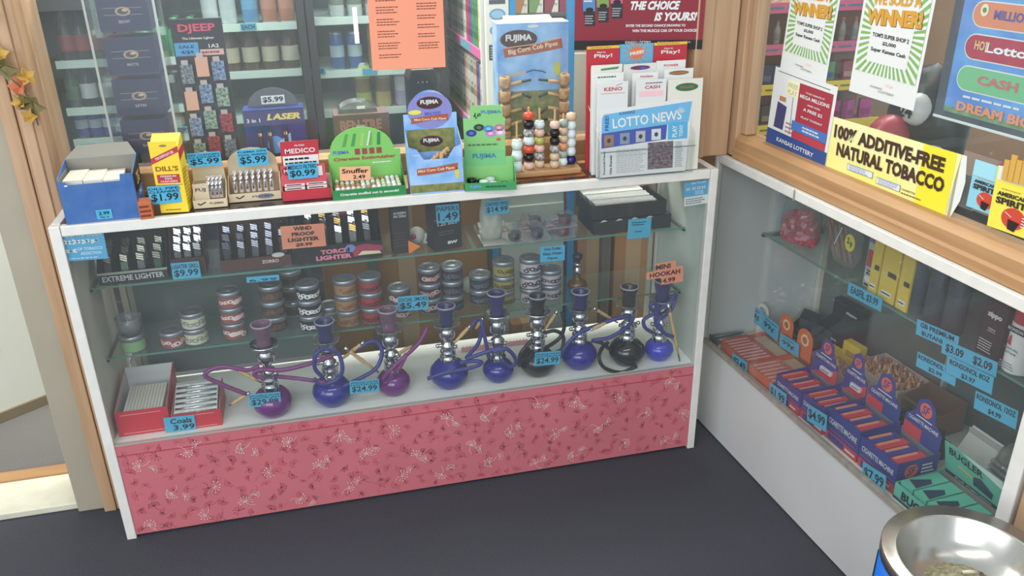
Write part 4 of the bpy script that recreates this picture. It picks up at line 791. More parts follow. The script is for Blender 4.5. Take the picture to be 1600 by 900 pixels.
# ------------------------------------------------------------------ displays standing on the worktop behind the pane
def wk(x0, x1, yt, y):                        # centre, width, height on the worktop at depth y from pixels
    yb = 240; l = FA.hit(x0, yb, 'y', y); r = FA.hit(x1, yb, 'y', y); return (l.x+r.x)/2, r.x-l.x, FA.hit((x0+x1)/2, yt, 'y', y).z-ZT
# clear tower of lighter cases
t = thing('lighter_tower', 'tall clear acrylic tower holding dark boxed lighters', 'display tower', (.185, .41, ZT))
w, h, d = .175, .62, .14
MB().box(-w/2,-w/2+.005,0,d,0,h,ACRY).box(w/2-.005,w/2,0,d,0,h,ACRY).box(-w/2,w/2,0,.003,0,h,ACRY).box(-w/2,w/2,d-.004,d,0,h,ACRY).box(-w/2,w/2,0,d,h,h+.01,C(190,190,180,.4)).box(-w/2,w/2,-.001,0,0,.04,ACRY).build('acrylic_case', t)
for x in (-w/2, w/2): MB().box(x-.003, x+.003, -.003, .003, 0, h, C(205,205,200,.2)).build('edge_strip', t)
for i in range(5):
    m = MB().at(0, .035, .055+i*.115).box(-.066, .066, 0, .09, 0, .10, mat('indigo_box', (54,52,88), .35)); m.line([(-.05,.062),(.05,.062)], .0012, C(170,160,150), 1).line([(-.05,.044),(.05,.044)], .0012, C(170,160,150), 1)
    m.ell(0,.053,.020,.012,C(200,160,130),2).ell(0,.053,.014,.008,C(70,60,80),3).ell(.006,.056,.008,.004,C(220,180,140),4).text(('BLACK ICE','','MATTE','EBONY','GLOSS')[i] or 'SATIN',0,.026,.03,.008,C(180,180,190)); m.build('lighter_box', t)
# dark lighter hang display
c, w, h = wk(300, 377, 28, .40)
t = thing('lighter_board', 'dark upright lighter board with pink heading and patterned lighters', 'display board', (c, .40, ZT))
m = MB().box(-w/2, w/2, 0, .012, 0, h, C(44,36,46)).text('DJEEP', 0, h-.026, w*.72, .026, C(226,70,96), bold=.03).text('The Ultimate Lighter', 0, h-.052, w*.62, .008, WHT)
m.rect(-w*.48, -w*.02, h-.098, h-.062, C(60,150,210)).text('SALE', -w*.25, h-.073, w*.3, .008, INK).text('4/$4', -w*.25, h-.088, w*.24, .010, INK).rect(0, w*.46, h-.098, h-.082, C(220,170,160)).greek(.003,w*.42,h-.096,h-.084,1,C(150,60,50)).text('1A2', w*.28, h-.073, w*.2, .010, WHT); m.build('board', t)
MB().box(-w/2, w/2, .012, .10, 0, .03, C(44,36,46)).build('board_base', t)
lc = [mat('camo_grey',(150,155,165),.4,noise=.8,scale=150,rgb2=(40,40,50)), mat('camo_green',(170,190,170),.4,noise=1,scale=170,rgb2=(20,50,30)), C(226,160,130), mat('camo_red',(190,70,80),.4,noise=.8,scale=170,rgb2=(60,10,20)), mat('camo_blue',(150,170,200),.4,noise=.9,scale=170,rgb2=(20,40,80))]
for i in range(12):
    r_, q = divmod(i, 3); x = -w*.31+q*w*.31; z = h-.172-r_*.074+(0,.018,.006)[q]
    if z < .01: continue
    o = MB().box(-.0165, .0165, -.014, -.001, 0, .052, lc[(i*2+r_) % 5]).box(-.012,.006,-.012,-.003,.052,.064,C(190,170,165,.3)).build('lighter', t); o.location = (x, 0, z)
# laser torch display
c, w, h = wk(388, 482, 170, .34)
t = thing('laser_display', 'blue laser pointer counter display with dark domed card marked 5.99', 'display box', (c, .34, ZT))
NV = mat('laser_print', (30,60,140), .3, noise=.5, scale=10, rgb2=(20,24,50))
m = MB().box(-w/2, w/2, 0, .07, 0, h, NV).rect(-w/2,w/2,h*.75,h*.98,C(54,50,110)).text('LASER', w*.16, h*.88, w*.56, h*.10, C(226,200,90), k=3, bold=.05, shear=.2).text('3 in 1', -w*.34, h*.84, w*.22, h*.06, WHT, k=3)
m.poly([(w*.0,h*.46),(w*.24,h*.62),(w*.24,h*.34),(w*.06,h*.30)], C(160,210,250), 2); m.ell(-w*.02,h*.44,w*.14,h*.14,C(80,150,230),1); m.build('carton_body', t)
MB().prism([(w*.42*math.cos(PI*i/12), h+.052*math.sin(PI*i/12)) for i in range(13)], .05, .052, mat('smoky_card', (96,98,102), .4)).build('domed_header', t)
for i in range(3): MB().at(-w*.26+i*w*.16+(.1*w if i==2 else 0), -.012, .02).cyl(.0055, 0, h*.6, C(40,40,46,.2), 10).cyl(.006, h*.5, h*.55, CHROME, 10).build('laser_pen', t)
single('price_label', 'white $5.99 label on the domed card of the laser display', 'price label', MB().box(-.033,.033,-.001,0,-.012,.012,WHT).text('$5.99',0,0,.058,.017,INK,y=-.001,bold=.03), (c+.002, .387, ZT+h+.018), 0, ry=-.0)
# brown display with red top
c, w, h = wk(527, 612, 178, .33)
t = thing('snack_display', 'dim brown counter display with red print and a domed plastic top', 'display box', (c, .33, ZT))
m = MB().box(-w/2, w/2, 0, .09, 0, h, C(92,66,58)).text('BEN TRE', -w*.02, h*.80, w*.76, h*.20, C(150,104,88), bold=.05).ell(w*.30,h*.46,w*.15,h*.14,C(190,50,60),2).rect(-w*.1,w*.05,h*.55,h*.80,C(170,160,156),3); m.build('carton_body', t)
MB().prism([(w*.36*math.cos(PI*i/12)-w*.05, h+.032*math.sin(PI*i/12)) for i in range(13)], .02, .08, TUBEP).build('domed_lid', t)
single('price_label', 'small white tag hooked over the dim brown display', 'price label', MB().box(-.012,.012,-.001,0,-.004,.004,WHT), (c, .318, ZT+h+.022))
# black rounded card reader machine
c, w, h = wk(634, 688, 108, .36)
t = thing('card_machine', 'black rounded machine with three small lamps behind the partition', 'machine', (c+.01, .36, ZT))
MB().prism([(-w*.5,0),(w*.5,0),(w*.44,h*.9),(w*.34,h),(-w*.30,h),(-w*.40,h*.9),(-w*.40,h*.5)], 0, .09, C(36,34,36,.35)).build('machine_body', t, .004)
for i in range(3): MB().at(-.012+i*.013, -.001, h*.86).ball((0,0,0), .0022, C(150,150,150), 8).build('lamp', t)
# black post behind
# big corn cob pipe display
c, y_, w, h = face(FA, 780, 888, 240, 36, ZT, .30); h += .0
t = thing('pipe_hang_display', 'tall sky blue hang display box of large cob pipes', 'display box', (c, .31, ZT), -.05)
m = MB().box(-w/2, w/2, 0, .085, 0, h, SKY); m.box(-w/2,w/2,.0001,.0849,h,h+.0005,C(226,226,222)).prismx([(.0,h+.0005),(.06,h+.0005),(.07,h+.014)], -w*.36, w*.3, C(220,220,216))
fuj(m, -w*.2, h*.885, w*.26, 0, '', 0); m.ell(0,h*.975,w*.08,h*.012,WHT,2)
m.poly([(-w*.40,h*.755),(0,h*.775),(w*.42,h*.81),(w*.40,h*.88),(0,h*.84),(-w*.42,h*.82)], RIB, 2).poly([(-w*.42,h*.82),(0,h*.84),(w*.40,h*.88),(w*.40,h*.887),(0,h*.848),(-w*.42,h*.827)], C(226,160,110), 3).text('Big Corn Cob Pipes', .0, h*.815, w*.70, h*.045, C(240,215,180), k=3, spin=.14)
m.ell(w*.34,h*.66,w*.05,h*.055,C(190,196,70),3); m.line([(-w*.1,h*.64),(w*.0,h*.655),(w*.12,h*.645),(w*.18,h*.63)], .003, C(30,30,40), 2); m.rect(-w*.5,w*.5,.002,h*.50,GRASS,1); m.line([(0-w*.12,h*.64),(-w*.36,h*.62)], .008, C(200,170,150), 2)
m.build('carton_body', t)
COB = mat('corn_cob', (205,168,122), .7, noise=.35, scale=90, bump=.6, rgb2=(160,118,78))
k = 0
for sx in (-1, 1):
    for j in range(6):
        z = h*.54-j*.040; x = sx*w*.42; m = MB().at(x, -.020, z, rx=.15).lathe([(.0001,0),(.014,.001),(.0165,.006),(.0165,.030),(.013,.034),(.010,.034),(.010,.02)], COB, 14)
        m.build('cob_bowl', t)
        m = MB().tube([(x-sx*.012,-.022,z+.010),(x-sx*.05,-.022,z+.016+.004*(j%2))], .005, TAN, 8).tube([(x-sx*.05,-.022,z+.016+.004*(j%2)),(x-sx*.078,-.021,z+.020-.012*(j%3))], .0035, C(36,34,38,.35), 8); m.build('pipe_stem', t)
# autumn leaf garland on the left timber post
t = thing('leaf_garland', 'artificial autumn leaf garland hanging on the left timber post', 'garland', (-.03, .13, 1.25))
m = MB().tube(spline([(-.06,-.0,.26),(-.045,-.01,.14),(-.03,-.006,.09),(.0,-.01,.05),(.025,-.008,.01),(.03,-.008,-.06)]), .0018, C(90,90,50), 6); m.build('vine', t)
lf = [mat('leaf_olive',(128,118,72),.6,noise=.4,scale=40,rgb2=(104,92,52)), mat('leaf_orange',(206,124,78),.6,noise=.3,scale=40,rgb2=(190,104,74)), mat('leaf_gold',(200,164,82),.6,noise=.3,scale=40,rgb2=(176,136,70))]
def leaf(x, z, r, a, mm, tip=.4):
    V = [(0,0,0)]; n = 10
    for i in range(n): q = r*(1 if i%2 == 0 else .62)*(1.15 if i in (4,6) else 1); b = 2*PI*i/n; V.append((q*math.cos(b), -.006-.012*abs(math.sin(b*1.5)), q*math.sin(b)))
    V2 = [(v[0], v[1]+.0008, v[2]) for v in V]
    m = MB().at(x, -.006, z, ry=a, rx=tip); F = [(0,i+1,(i+1)%n+1) for i in range(n)]; G = [(n+1, n+1+(i+1)%n+1, n+1+i+1) for i in range(n)]; E_ = [(i+1, n+2+i, n+2+(i+1)%n, (i+1)%n+1) for i in range(n)]
    m.add(V+V2, F+G+E_, mm); m.build('leaf', t)
for a in ((-.058,.20,.034,.3,lf[0]),(-.030,.205,.026,1.4,lf[1]),(-.04,.125,.022,2.2,lf[1]),(-.062,.115,.030,.9,lf[0]),(-.012,.085,.034,.2,lf[0]),(-.018,.112,.022,1.1,lf[2],-.5),(.012,.035,.024,2.0,lf[1]),(.030,.055,.022,.7,lf[2],-.4),(.030,-.005,.034,.4,lf[0]),(.006,-.002,.020,1.8,lf[2]),(.020,-.040,.020,2.5,lf[2]),(-.075,.29,.03,.5,lf[2])): leaf(*a)

# ------------------------------------------------------------------ drinks coolers and racks at the back
YC = 1.4
def zc(px, py, y=YC+.1): return FA.hit(px, py, 'y', y).z
def xc(px, py, y=YC+.1): return FA.hit(px, py, 'y', y).x
CBLK = C(40,40,42,.4); SHW = mat('wire_shelf', (214,226,218), .4); CINN = mat('cooler_liner', (84,94,92), .5)
def cooler(label, x0, x1, doors, shelves, head, top):
    t = thing('drinks_cooler', label, 'cooler', (x0, YC, 0)); w = x1-x0
    MB().box(0,.03,.03,.6,.0,1.9,CBLK).box(w-.03,w,.03,.6,.0,1.9,CBLK).box(.03,w-.03,.58,.6,0,1.9,CINN).box(.03,w-.03,.05,.58,0,.12,CBLK).box(.03,w-.03,.05,.58,1.87,1.9,CBLK).build('cabinet', t)
    MB().box(0,w,-.01,.03,top,1.9,head).build('header', t)
    for a, b in doors:
        dd = MB().box(a-x0,a-x0+.03,-.012,.028,.1,top,CBLK).box(b-x0-.03,b-x0,-.012,.028,.1,top,CBLK).box(a-x0+.03,b-x0-.03,-.012,.028,.1,.16,CBLK).box(a-x0+.03,b-x0-.03,-.012,.028,top-.04,top,CBLK).build('door', t)
        MB().box(a-x0+.03,b-x0-.03,.006,.012,.16,top-.04,glassmat('cooler_glass',(.9,.94,.94),.03,hazec=(.5,.55,.55)) if 'cooler_glass' not in MT else MT['cooler_glass']).build('door_glass', dd)
    for a, b, z in shelves:
        m = MB().box(a-x0,b-x0,.06,.5,z-.006,z,SHW).box(a-x0,b-x0,.05,.056,z-.022,z+.008,SHW)
        m.build('wire_shelf', t)
    return t
L1 = (-.27, -.06); L2 = (.02, .27); L3 = (.28, .64); L4 = (.71, 1.17)
s1 = [zc(110,95), zc(120,168), zc(130,216), zc(120,168)-.42]
s2 = [zc(255,90), zc(265,164), zc(275,208), zc(265,164)-.40]
s3 = [zc(400,37), zc(405,110), zc(420,178), zc(420,178)-.25]
s4 = [zc(540,27), zc(560,108), zc(590,167), zc(590,167)-.3]
cooler('red topped drinks cooler behind the left end of the counter', -.33, -.035, [(-.33,-.035)], [(L1[0],L1[1],z) for z in s1], C(186,40,50), zc(110,-2,YC)+.0)
cooler('wide black framed drinks cooler with glass doors behind the centre', -.02, 1.235, [(-.02,.675),(.68,1.235)], [(L2[0],L2[1],z) for z in s2]+[(L3[0],L3[1],z) for z in s3]+[(L4[0],L4[1],z) for z in s4], CBLK, 1.75)
def bottle(h, r, body, lab, cap, glass=True):
    return MB().lathe([(.0001,0),(r*.9,0),(r,.006),(r,h*.18),(r*1.01,h*.185),(r*1.01,h*.48),(r,h*.485),(r,h*.56),(r*.8,h*.68),(r*.42,h*.78),(r*.40,h*.92),(r*.46,h*.925),(r*.46,h),(.0001,h)],
        [body,body,body,body,lab,lab,body,body,body,body,cap,cap,cap], 14)
def can(h, r, c1, c2):
    return MB().lathe([(.0001,0),(r*.8,0),(r,.008),(r,h*.35),(r,h*.65),(r,h-.010),(r*.82,h-.002),(r*.80,h),(r*.76,h-.004),(.0001,h-.004)], [SILV,SILV,c1,c2,c1,SILV,SILV,SILV,SILV], 14)
def row(name, label, cat, group, mb, x0, x1, n, z, y=YC+.11, back=0):
    first = None
    for b in range(back+1):
        for i in range(n):
            x = x0+(x1-x0)*(i+.5)/n
            if first is None: o = first = mb.build(name)
            else: o = first.copy(); COL.objects.link(o)
            put(o, FA, (x, y+b*.085, z+.0005), random.uniform(-.4,.4)); tag(o, label, cat, group)
def G_(c, r=.15): return C(*c, r)
LT = C(200,196,186); 
row('cola_bottle','dark cola bottle with red label in the left cooler, top row','bottle','cola bottles in the left cooler',bottle(.20,.030,G_((46,26,26)),C(190,40,50),C(200,40,50)),-.255,-.09,3,s1[0])
row('soda_bottle','dark bottle with white label in the left cooler, second row','bottle','white labelled bottles in the left cooler',bottle(.19,.031,G_((44,40,40)),C(210,210,208),C(180,60,60)),-.22,-.085,2,s1[1])
row('water_bottle','green topped dark bottle beside the white labelled ones in the left cooler','bottle','dark bottles at the left cooler edge',bottle(.17,.026,G_((60,90,80)),C(90,110,90),C(60,120,80)),-.27,-.22,1,s1[1])
row('energy_can','blue and silver can in the left cooler, third row','can','blue and silver cans in the left cooler',can(.115,.026,C(40,60,170,.2),C(200,206,220,.2)),-.265,-.06,4,s1[2])
row('green_bottle','clear green soda bottle in the second bay','bottle','green bottles in the second bay',bottle(.15,.033,G_((40,140,84)),C(40,150,84),G_((40,130,80))),.02,.265,4,s2[0],back=1)
row('energy_can','bright blue can at the left of the second bay','can','bright blue cans',can(.14,.030,C(60,160,206,.2),C(40,130,190,.2)),.025,.10,1,s2[1])
row('energy_can','black can with silver rim in the second bay','can','black cans in the second bay',can(.14,.030,C(36,36,44,.2),C(44,46,60,.2)),.10,.27,2,s2[1],back=1)
row('slim_can','silver and teal slim can low in the second bay','can','silver teal cans',can(.12,.024,C(200,206,206,.2),C(60,150,170,.2)),.04,.27,4,s2[2]-.045)
row('tall_can','white tall can at the top of the third bay','can','white tall cans at the top',can(.16,.032,C(200,206,206,.2),C(190,196,200,.2)),.28,.415,2,s3[0])
row('tall_can','sky blue tall can at the top of the third bay','can','blue tall can at the top',can(.16,.032,C(70,140,200,.2),C(90,160,210,.2)),.43,.50,1,s3[0])
row('tall_can','copper tall can at the top of the third bay','can','copper tall cans at the top',can(.16,.032,C(190,100,70,.2),C(200,120,90,.2)),.505,.64,2,s3[0])
row('beer_bottle','brown glass bottle with cream badge label in the third bay','bottle','brown glass bottles in the third bay',bottle(.195,.034,G_((84,44,30)),C(206,190,160),C(60,40,34)),.33,.64,4,s3[1],back=1)
row('tall_can','silver tall can at the top of the right bay','can','silver tall cans in the right bay',can(.14,.030,C(190,190,190,.2),C(110,120,100,.2)),.77,1.13,5,s4[0],back=1)
row('tall_can','blue and silver energy can in the right bay, middle row','can','blue cans in the right bay',can(.155,.030,C(40,90,160,.2),C(170,190,205,.2)),.755,.90,2,s4[1])
row('tall_can','gold tall can in the right bay, middle row','can','gold can in the right bay',can(.18,.032,C(170,130,84,.2),C(160,110,70,.2)),.915,.985,1,s4[1])
row('tall_can','white red and blue tall can in the right bay, middle row','can','white red blue cans',can(.18,.032,C(190,196,206,.2),C(150,60,100,.2)),.99,1.15,2,s4[1])
row('tall_can','yellow green fruit tea can in the right bay, lower row','can','yellow green cans',can(.19,.034,C(176,190,80,.2),C(140,110,60,.2)),.84,.93,1,s4[2])
row('tall_can','gold tea can in the right bay, lower row','can','gold tea can',can(.19,.034,C(190,160,90,.2),C(130,96,60,.2)),.925,1.01,1,s4[2])
row('tall_can','lilac tea can in the right bay, lower row','can','lilac tea can',can(.19,.034,C(170,160,200,.2),C(200,190,200,.2)),1.01,1.09,1,s4[2])
row('tall_can','pale green tea can in the right bay, lower row','can','pale green tea can',can(.19,.034,C(130,180,140,.2),C(110,160,110,.2)),1.09,1.17,1,s4[2])
for lab, x, z, s_, yy in (('cyan shelf ticket under the third bay top shelf', 388, 42, 'EACH', 0), ('cyan shelf ticket at the left end of the right bay middle shelf', 497, 111, 'FREE', 0), ('cyan shelf ticket at the right end of the right bay middle shelf', 578, 112, '', 0), ('cyan ticket low in the red topped cooler', 138, 230, '.99', 0), ('cyan ticket low in the second bay', 290, 202, '.99', 0)):
    P = FA.hit(x, z, 'y', YC+.047); m = MB().box(-.03,.03,0,.001,-.013,.013,CYAN)
    if s_: m.text(s_,0,0,.048,.016,INK)
    single('shelf_ticket', lab, 'ticket', m, P)
single('door_sticker', 'white upright strip on the right cooler door', 'sticker', MB().box(-.009,.009,0,.001,-.07,.07,WHT), FA.hit(556, 40, 'y', YC+.003))
# wall rack of cigarette packs, seen sharply from the side
FR = Frame((1.30, .97, 0), -PI/2)             # local x runs towards the camera, local y into the rack
t = thing('pack_rack', 'wall rack of cigarette packs with pink shelf strips left of the white panel', 'rack', (0,0,0), fr=FR)
RX0 = -1.05
MB().box(RX0,0,.10,.115,.0,1.9,C(180,180,174)).build('rack_back', t); MB().box(-.014,0,-.01,.099,0,1.9,C(224,224,220)).build('rack_end', t)
MAG = C(232,90,170,.4)
zsh = [1.178-.315*2, 1.178-.315, 1.178, 1.178+.315]
for z in zsh:
    s_ = MB().box(RX0,-.015,.0,.099,z-.02,z-.008,C(196,196,190)).build('rack_shelf', t)
    MB().box(RX0,-.015,-.008,-.0005,z-.03,z+.004,MAG).rect(-.42,-.22,-.028+z,z+.002,C(70,170,180),1,-.008).rect(-.68,-.62,-.03+z,z+.004,C(220,210,70),1,-.008).build('price_strip', s_)
t['label'] = t['label']
pc = [((206,206,200),(150,150,150),'grey and white'),((200,198,190),(90,120,100),'white and green banded'),((190,60,70),(160,30,40),'red'),((110,80,150),(60,50,120),'violet'),((60,140,84),(30,110,60),'green'),((226,210,150),(200,180,90),'cream'),((150,70,96),(120,40,60),'maroon'),((214,190,160),(190,120,80),'tan')]
protos = [MB().box(-.0275,.0275,0,.022,0,.086,C(*a)).rect(-.0275,.0275,.03,.056,C(*b_),1).rect(-.0275,.0275,.062,.0635,C(90,90,90),1).rect(-.016,.016,.068,.078,C(*b_),1).build('cigarette_pack') for a, b_, _ in pc]
used = [0]*8
for si, z in enumerate(zsh):
    for col in range(16):
        x = -.06-col*.061; k = (col*3+si*2+(col//4)) % 8 if si < 3 else (col+1) % 8
        if si == 2: k = (6,5,4,4,3,2,0,1,0,7,1,0,2,5,7,1)[col]
        if si == 1: k = (1,0,3,7,1,0,7,1,0,1,7,0,1,0,7,1)[col]
        for r_ in range(3):
            zz = z-.0075+r_*.0865
            if si == 3 and r_ > 0: continue
            o = protos[k] if not used[k] else protos[k].copy()
            if used[k]: COL.objects.link(o)
            used[k] = 1; put(o, FR, (x, .012, zz)); tag(o, pc[k][2]+' cigarette pack in the side wall rack', 'cigarette pack', 'cigarette packs in the wall rack')
t = thing('rack_end_panel', 'white end panel with blue printed badges beside the cigarette rack', 'panel', (1.345, .93, 0))
m = MB().box(-.042,.042,0,.03,0,1.9,C(222,226,214)); zz = FA.hit(770,70,'y',.93).z
m.rect(-.034,.034,zz-.055,zz-.0,C(60,64,70),1).greek(-.028,.028,zz-.05,zz-.006,5,C(190,190,190),k=2)
for q in (0,1): m.ell(0,zz+.05+q*.055,.03,.02,C(90,150,200),1).ell(0,zz+.05+q*.055,.024,.014,C(140,185,220),2)
m.rect(-.03,.03,zz+.14,zz+.155,C(70,76,84),1).text('NEWS',0,zz+.165,.04,.012,INK); m.build('panel_board', t)
MB().at(.055,0,0).box(-.011,.011,-.004,.02,0,1.9,BLUEP).build('blue_upright', t)
# shelf of boxed packs beyond, above the big pipe display
XA, XB = 1.44, 1.90
t = thing('back_shelf', 'grey shelf unit of angled packs behind the big blue pipe display', 'shelf unit', (XA, 1.15, 0))
zt = FA.hit(850, 20, 'y', 1.15).z
MB().box(0,XB-XA,.0,.20,zt-.014,zt-.001,C(90,88,86)).build('shelf_board', t); MB().box(0,XB-XA,.20,.21,0,1.9,C(150,140,120)).build('shelf_back', t)
MB().box(.04,XB-XA,.0,.199,.0,zt-.16,C(206,206,190)).build('lower_cabinet', t, .004); MB().box(0,XB-XA,.0,.199,zt+.12,zt+.14,C(90,92,96)).build('top_board', t)
ac = [((190,130,70),'orange'),((110,160,90),'light green'),((150,60,80),'wine'),((150,50,80),'crimson'),((206,190,140),'cream')]
for i, (c_, nm) in enumerate(ac):
    single('boxed_pack', nm+' and white boxed pack on the grey shelf behind', 'pack', MB().box(-.028,.028,0,.022,0,.085,C(*c_)).poly([(0,.0),(.028,.0),(.028,.08)], C(222,220,212), 1).text('Ay', .016, .03, .016, .014, C(120,120,110)), (XA+.05+i*.062, 1.16, zt))
# brown wall panel behind the brochure holder gap
single('brown_cabinet', 'plain brown cabinet side glimpsed left of the brochure holder', 'cabinet', MB().box(-.2,.2,0,.1,0,1.6,mat('brown_cab',(140,112,90),.6,noise=.1)), (2.05, .98, 0))
# blue upright in front of the pack shelf
u = thing('rack_upright', 'blue steel upright seen above the ceramic pipe stand', 'rack upright', (1.62, .93, 0)); MB().box(-.014,.014,-.01,.01,.004,1.9,BLUEP).build('post', u); MB().box(-.03,.03,-.025,.025,0,.004,BLUEP).build('foot_plate', u)

# ------------------------------------------------------------------ behind the right-hand window
YS = .62
def xs(px, py): return FA.hit(px, py, 'y', YS).x
def zs(px, py): return FA.hit(px, py, 'y', YS).z
SX0, SX1 = xs(1150,130)-.12, xs(1376,165)
zr = [zs(1180,200), zs(1185,137), zs(1190,74), zs(1195,8)]
t = thing('lighter_fluid_shelves', 'timber backed shelves of small goods behind the right window', 'shelf unit', (SX0, YS, 0)); w = SX1-SX0
MB().box(0,w,.15,.165,0,1.9,mat('shelf_brown',(150,112,88),.6,noise=.1)).build('shelf_back', t)
for i, z in enumerate(zr):
    s_ = MB().box(0,w,.006,.149,z-.008,z,C(150,116,90)).build('shelf_board', t)
    MB().box(0,w,0,.005,z-.030,z+.006,(YEL if i < 2 else C(220,90,130))).greek(.15,w-.05,z-.020,z-.004,1,C(120,110,30) if i < 2 else C(60,120,150),k=1).build('price_strip', s_)
def goods(name, lab, cat, grp, mb, z, x0, x1, n): row(name, lab, cat, grp, mb, x0, x1, n, z, YS+.045)
xa = SX0+.10
cb = lambda c1: bottle(.085,.0125,C(150,150,140,.2),C(120,130,120),C(*c1))
nb = 12; dx = (SX1-xa)/nb
for c1, nm, par in (((240,110,70),'orange',0),((60,120,190),'blue',1),((230,230,226),'white',2)):
    first = None
    for i in range(nb):
        if (0,2,0,1,1,0,0,1,0,0,1,2)[i] != par: continue
        o = cb(c1).build('fluid_bottle') if first is None else first.copy()
        if first is None: first = o
        else: COL.objects.link(o)
        put(o, FA, (xa+(i+.5)*dx, YS+.04, zr[2]+.001)); tag(o, nm+' capped small bottle on the pink striped shelf', 'bottle', nm+' capped bottles')
goods('small_bottle','brown small vial on the upper yellow striped shelf','bottle','brown vials',bottle(.075,.012,C(110,90,76,.3),C(150,140,130),C(90,70,60)),zr[1],xa,xa+.14,4)
bx = lambda c1, c2: MB().box(-.022,.022,0,.02,0,.068,C(*c1)).rect(-.018,.018,.01,.03,C(*c2),1)
goods('small_box','navy small box on the upper yellow striped shelf','box','navy boxes',bx((50,60,100),(90,110,160)),zr[1],xa+.14,xa+.28,3)
goods('small_box','green and blue small box on the upper yellow striped shelf','box','green blue boxes',bx((80,160,90),(50,90,160)),zr[1],xa+.29,xa+.45,3)
goods('small_box','red small box at the right of the upper yellow striped shelf','box','red boxes',bx((170,60,80),(200,160,160)),zr[1],xa+.46,SX1,2)
goods('small_box','green small box on the lower yellow striped shelf','box','green boxes',bx((90,170,80),(40,90,50)),zr[0],xa,xa+.11,2)
goods('small_box','dark small box on the lower yellow striped shelf','box','dark boxes',bx((60,56,50),(150,140,90)),zr[0],xa+.11,xa+.30,4)
goods('small_box','magenta small box on the lower yellow striped shelf','box','magenta boxes',bx((210,60,150),(160,30,110)),zr[0],xa+.31,SX1,5)
goods('fluid_bottle','pale bottle on the topmost visible shelf behind the right window','bottle','pale bottles top',bottle(.09,.013,C(206,200,190,.2),C(170,150,130),C(220,220,220)),zr[3],xa,SX1,9)
# counter board inside the window, the promo bag and lottery balls
t = thing('clerk_counter', 'brown clerk counter inside the right window', 'counter', (.52, .10, 0), fr=FB)
MB().box(-.55,1.1,.36,.62,.93,.966,mat('brown_counter',(112,92,80),.5,noise=.1)).build('counter_top', t, .002); MB().box(-.5,1.1,.38,.6,0,.93,C(130,120,108)).build('counter_body', t)
RBALL = C(176,28,46,.3); BAGK = mat('black_bag', (20,26,26), .35, bump=.8, scale=14)
def inB(px, py, off): P = FB.hit(px, py, 'y', off); return P
t = thing('black_plinth', 'low dark plinth under the lottery bag and balls', 'plinth', (inB(1480,200,.2).x+.08, .118, .9675), fr=FB); MB().box(-.28,.30,0,.20,.0,.075,C(30,32,34,.5)).build('plinth_body', t, .004)
P = inB(1430, 150, .20)
t = thing('promo_tumbler', 'black lottery promotion bag with numbered white balls and a red badge', 'promotion bag', (P.x-.0, .20, 1.0435), fr=FB)
h = P.z-.9675
m = MB().lathe([(.0001,0),(.10,.0),(.125,.05),(.13,.13),(.10,.20),(.05,.245),(.0001,.26)], BAGK, 18); m.v = [(x*.95, y*.5+.05, z) for x, y, z in m.v]; m.build('bag_body', t)
MB().at(-.035,-.022,.075).ball((0,0,0), .058, RBALL, 20).text('KANSAS', 0, .010, .06, .011, C(236,200,200), k=2, y=-.060).text('LOTTERY', .004, -.008, .066, .011, C(236,200,200), k=2, y=-.060).build('red_ball', t)
MB().at(.020,-.002,.155, rz=.1).ball((0,0,0), .040, C(214,214,208,.3), 18).text('24', 0, 0, .042, .030, INK, k=2, y=-.042, bold=.04).build('numbered_ball', t)
MB().at(.098,-.010,.045, rz=.2).ball((0,0,0), .040, C(206,208,204,.3), 18).text('47', 0, 0, .040, .028, INK, k=2, y=-.042, bold=.04).build('numbered_ball', t)
P = inB(1560, 265, .14); t = thing('promo_ball', 'second red lottery ball half hidden behind the screen', 'ball', (P.x, .19, 1.0435), fr=FB)
MB().at(0,0,.055).ball((0,0,0), .055, RBALL, 20).text('LOTTERY', -.006, .018, .062, .013, C(236,200,200), k=2, y=-.057).build('ball_body', t)
single('white_tray', 'grey white folded paper tray below the lottery screen', 'tray', MB().add([(-.07,0,0),(.09,0,0),(.09,.07,.0),(-.05,.07,.0),(-.07,0,.018),(.09,0,.014),(.09,.07,.045),(-.02,.07,.05)], [(3,2,1,0),(4,5,6,7),(0,1,5,4),(1,2,6,5),(2,3,7,6),(3,0,4,7)], C(176,172,160)), (inB(1570,300,.12).x, .118, 1.0435), fr=FB)
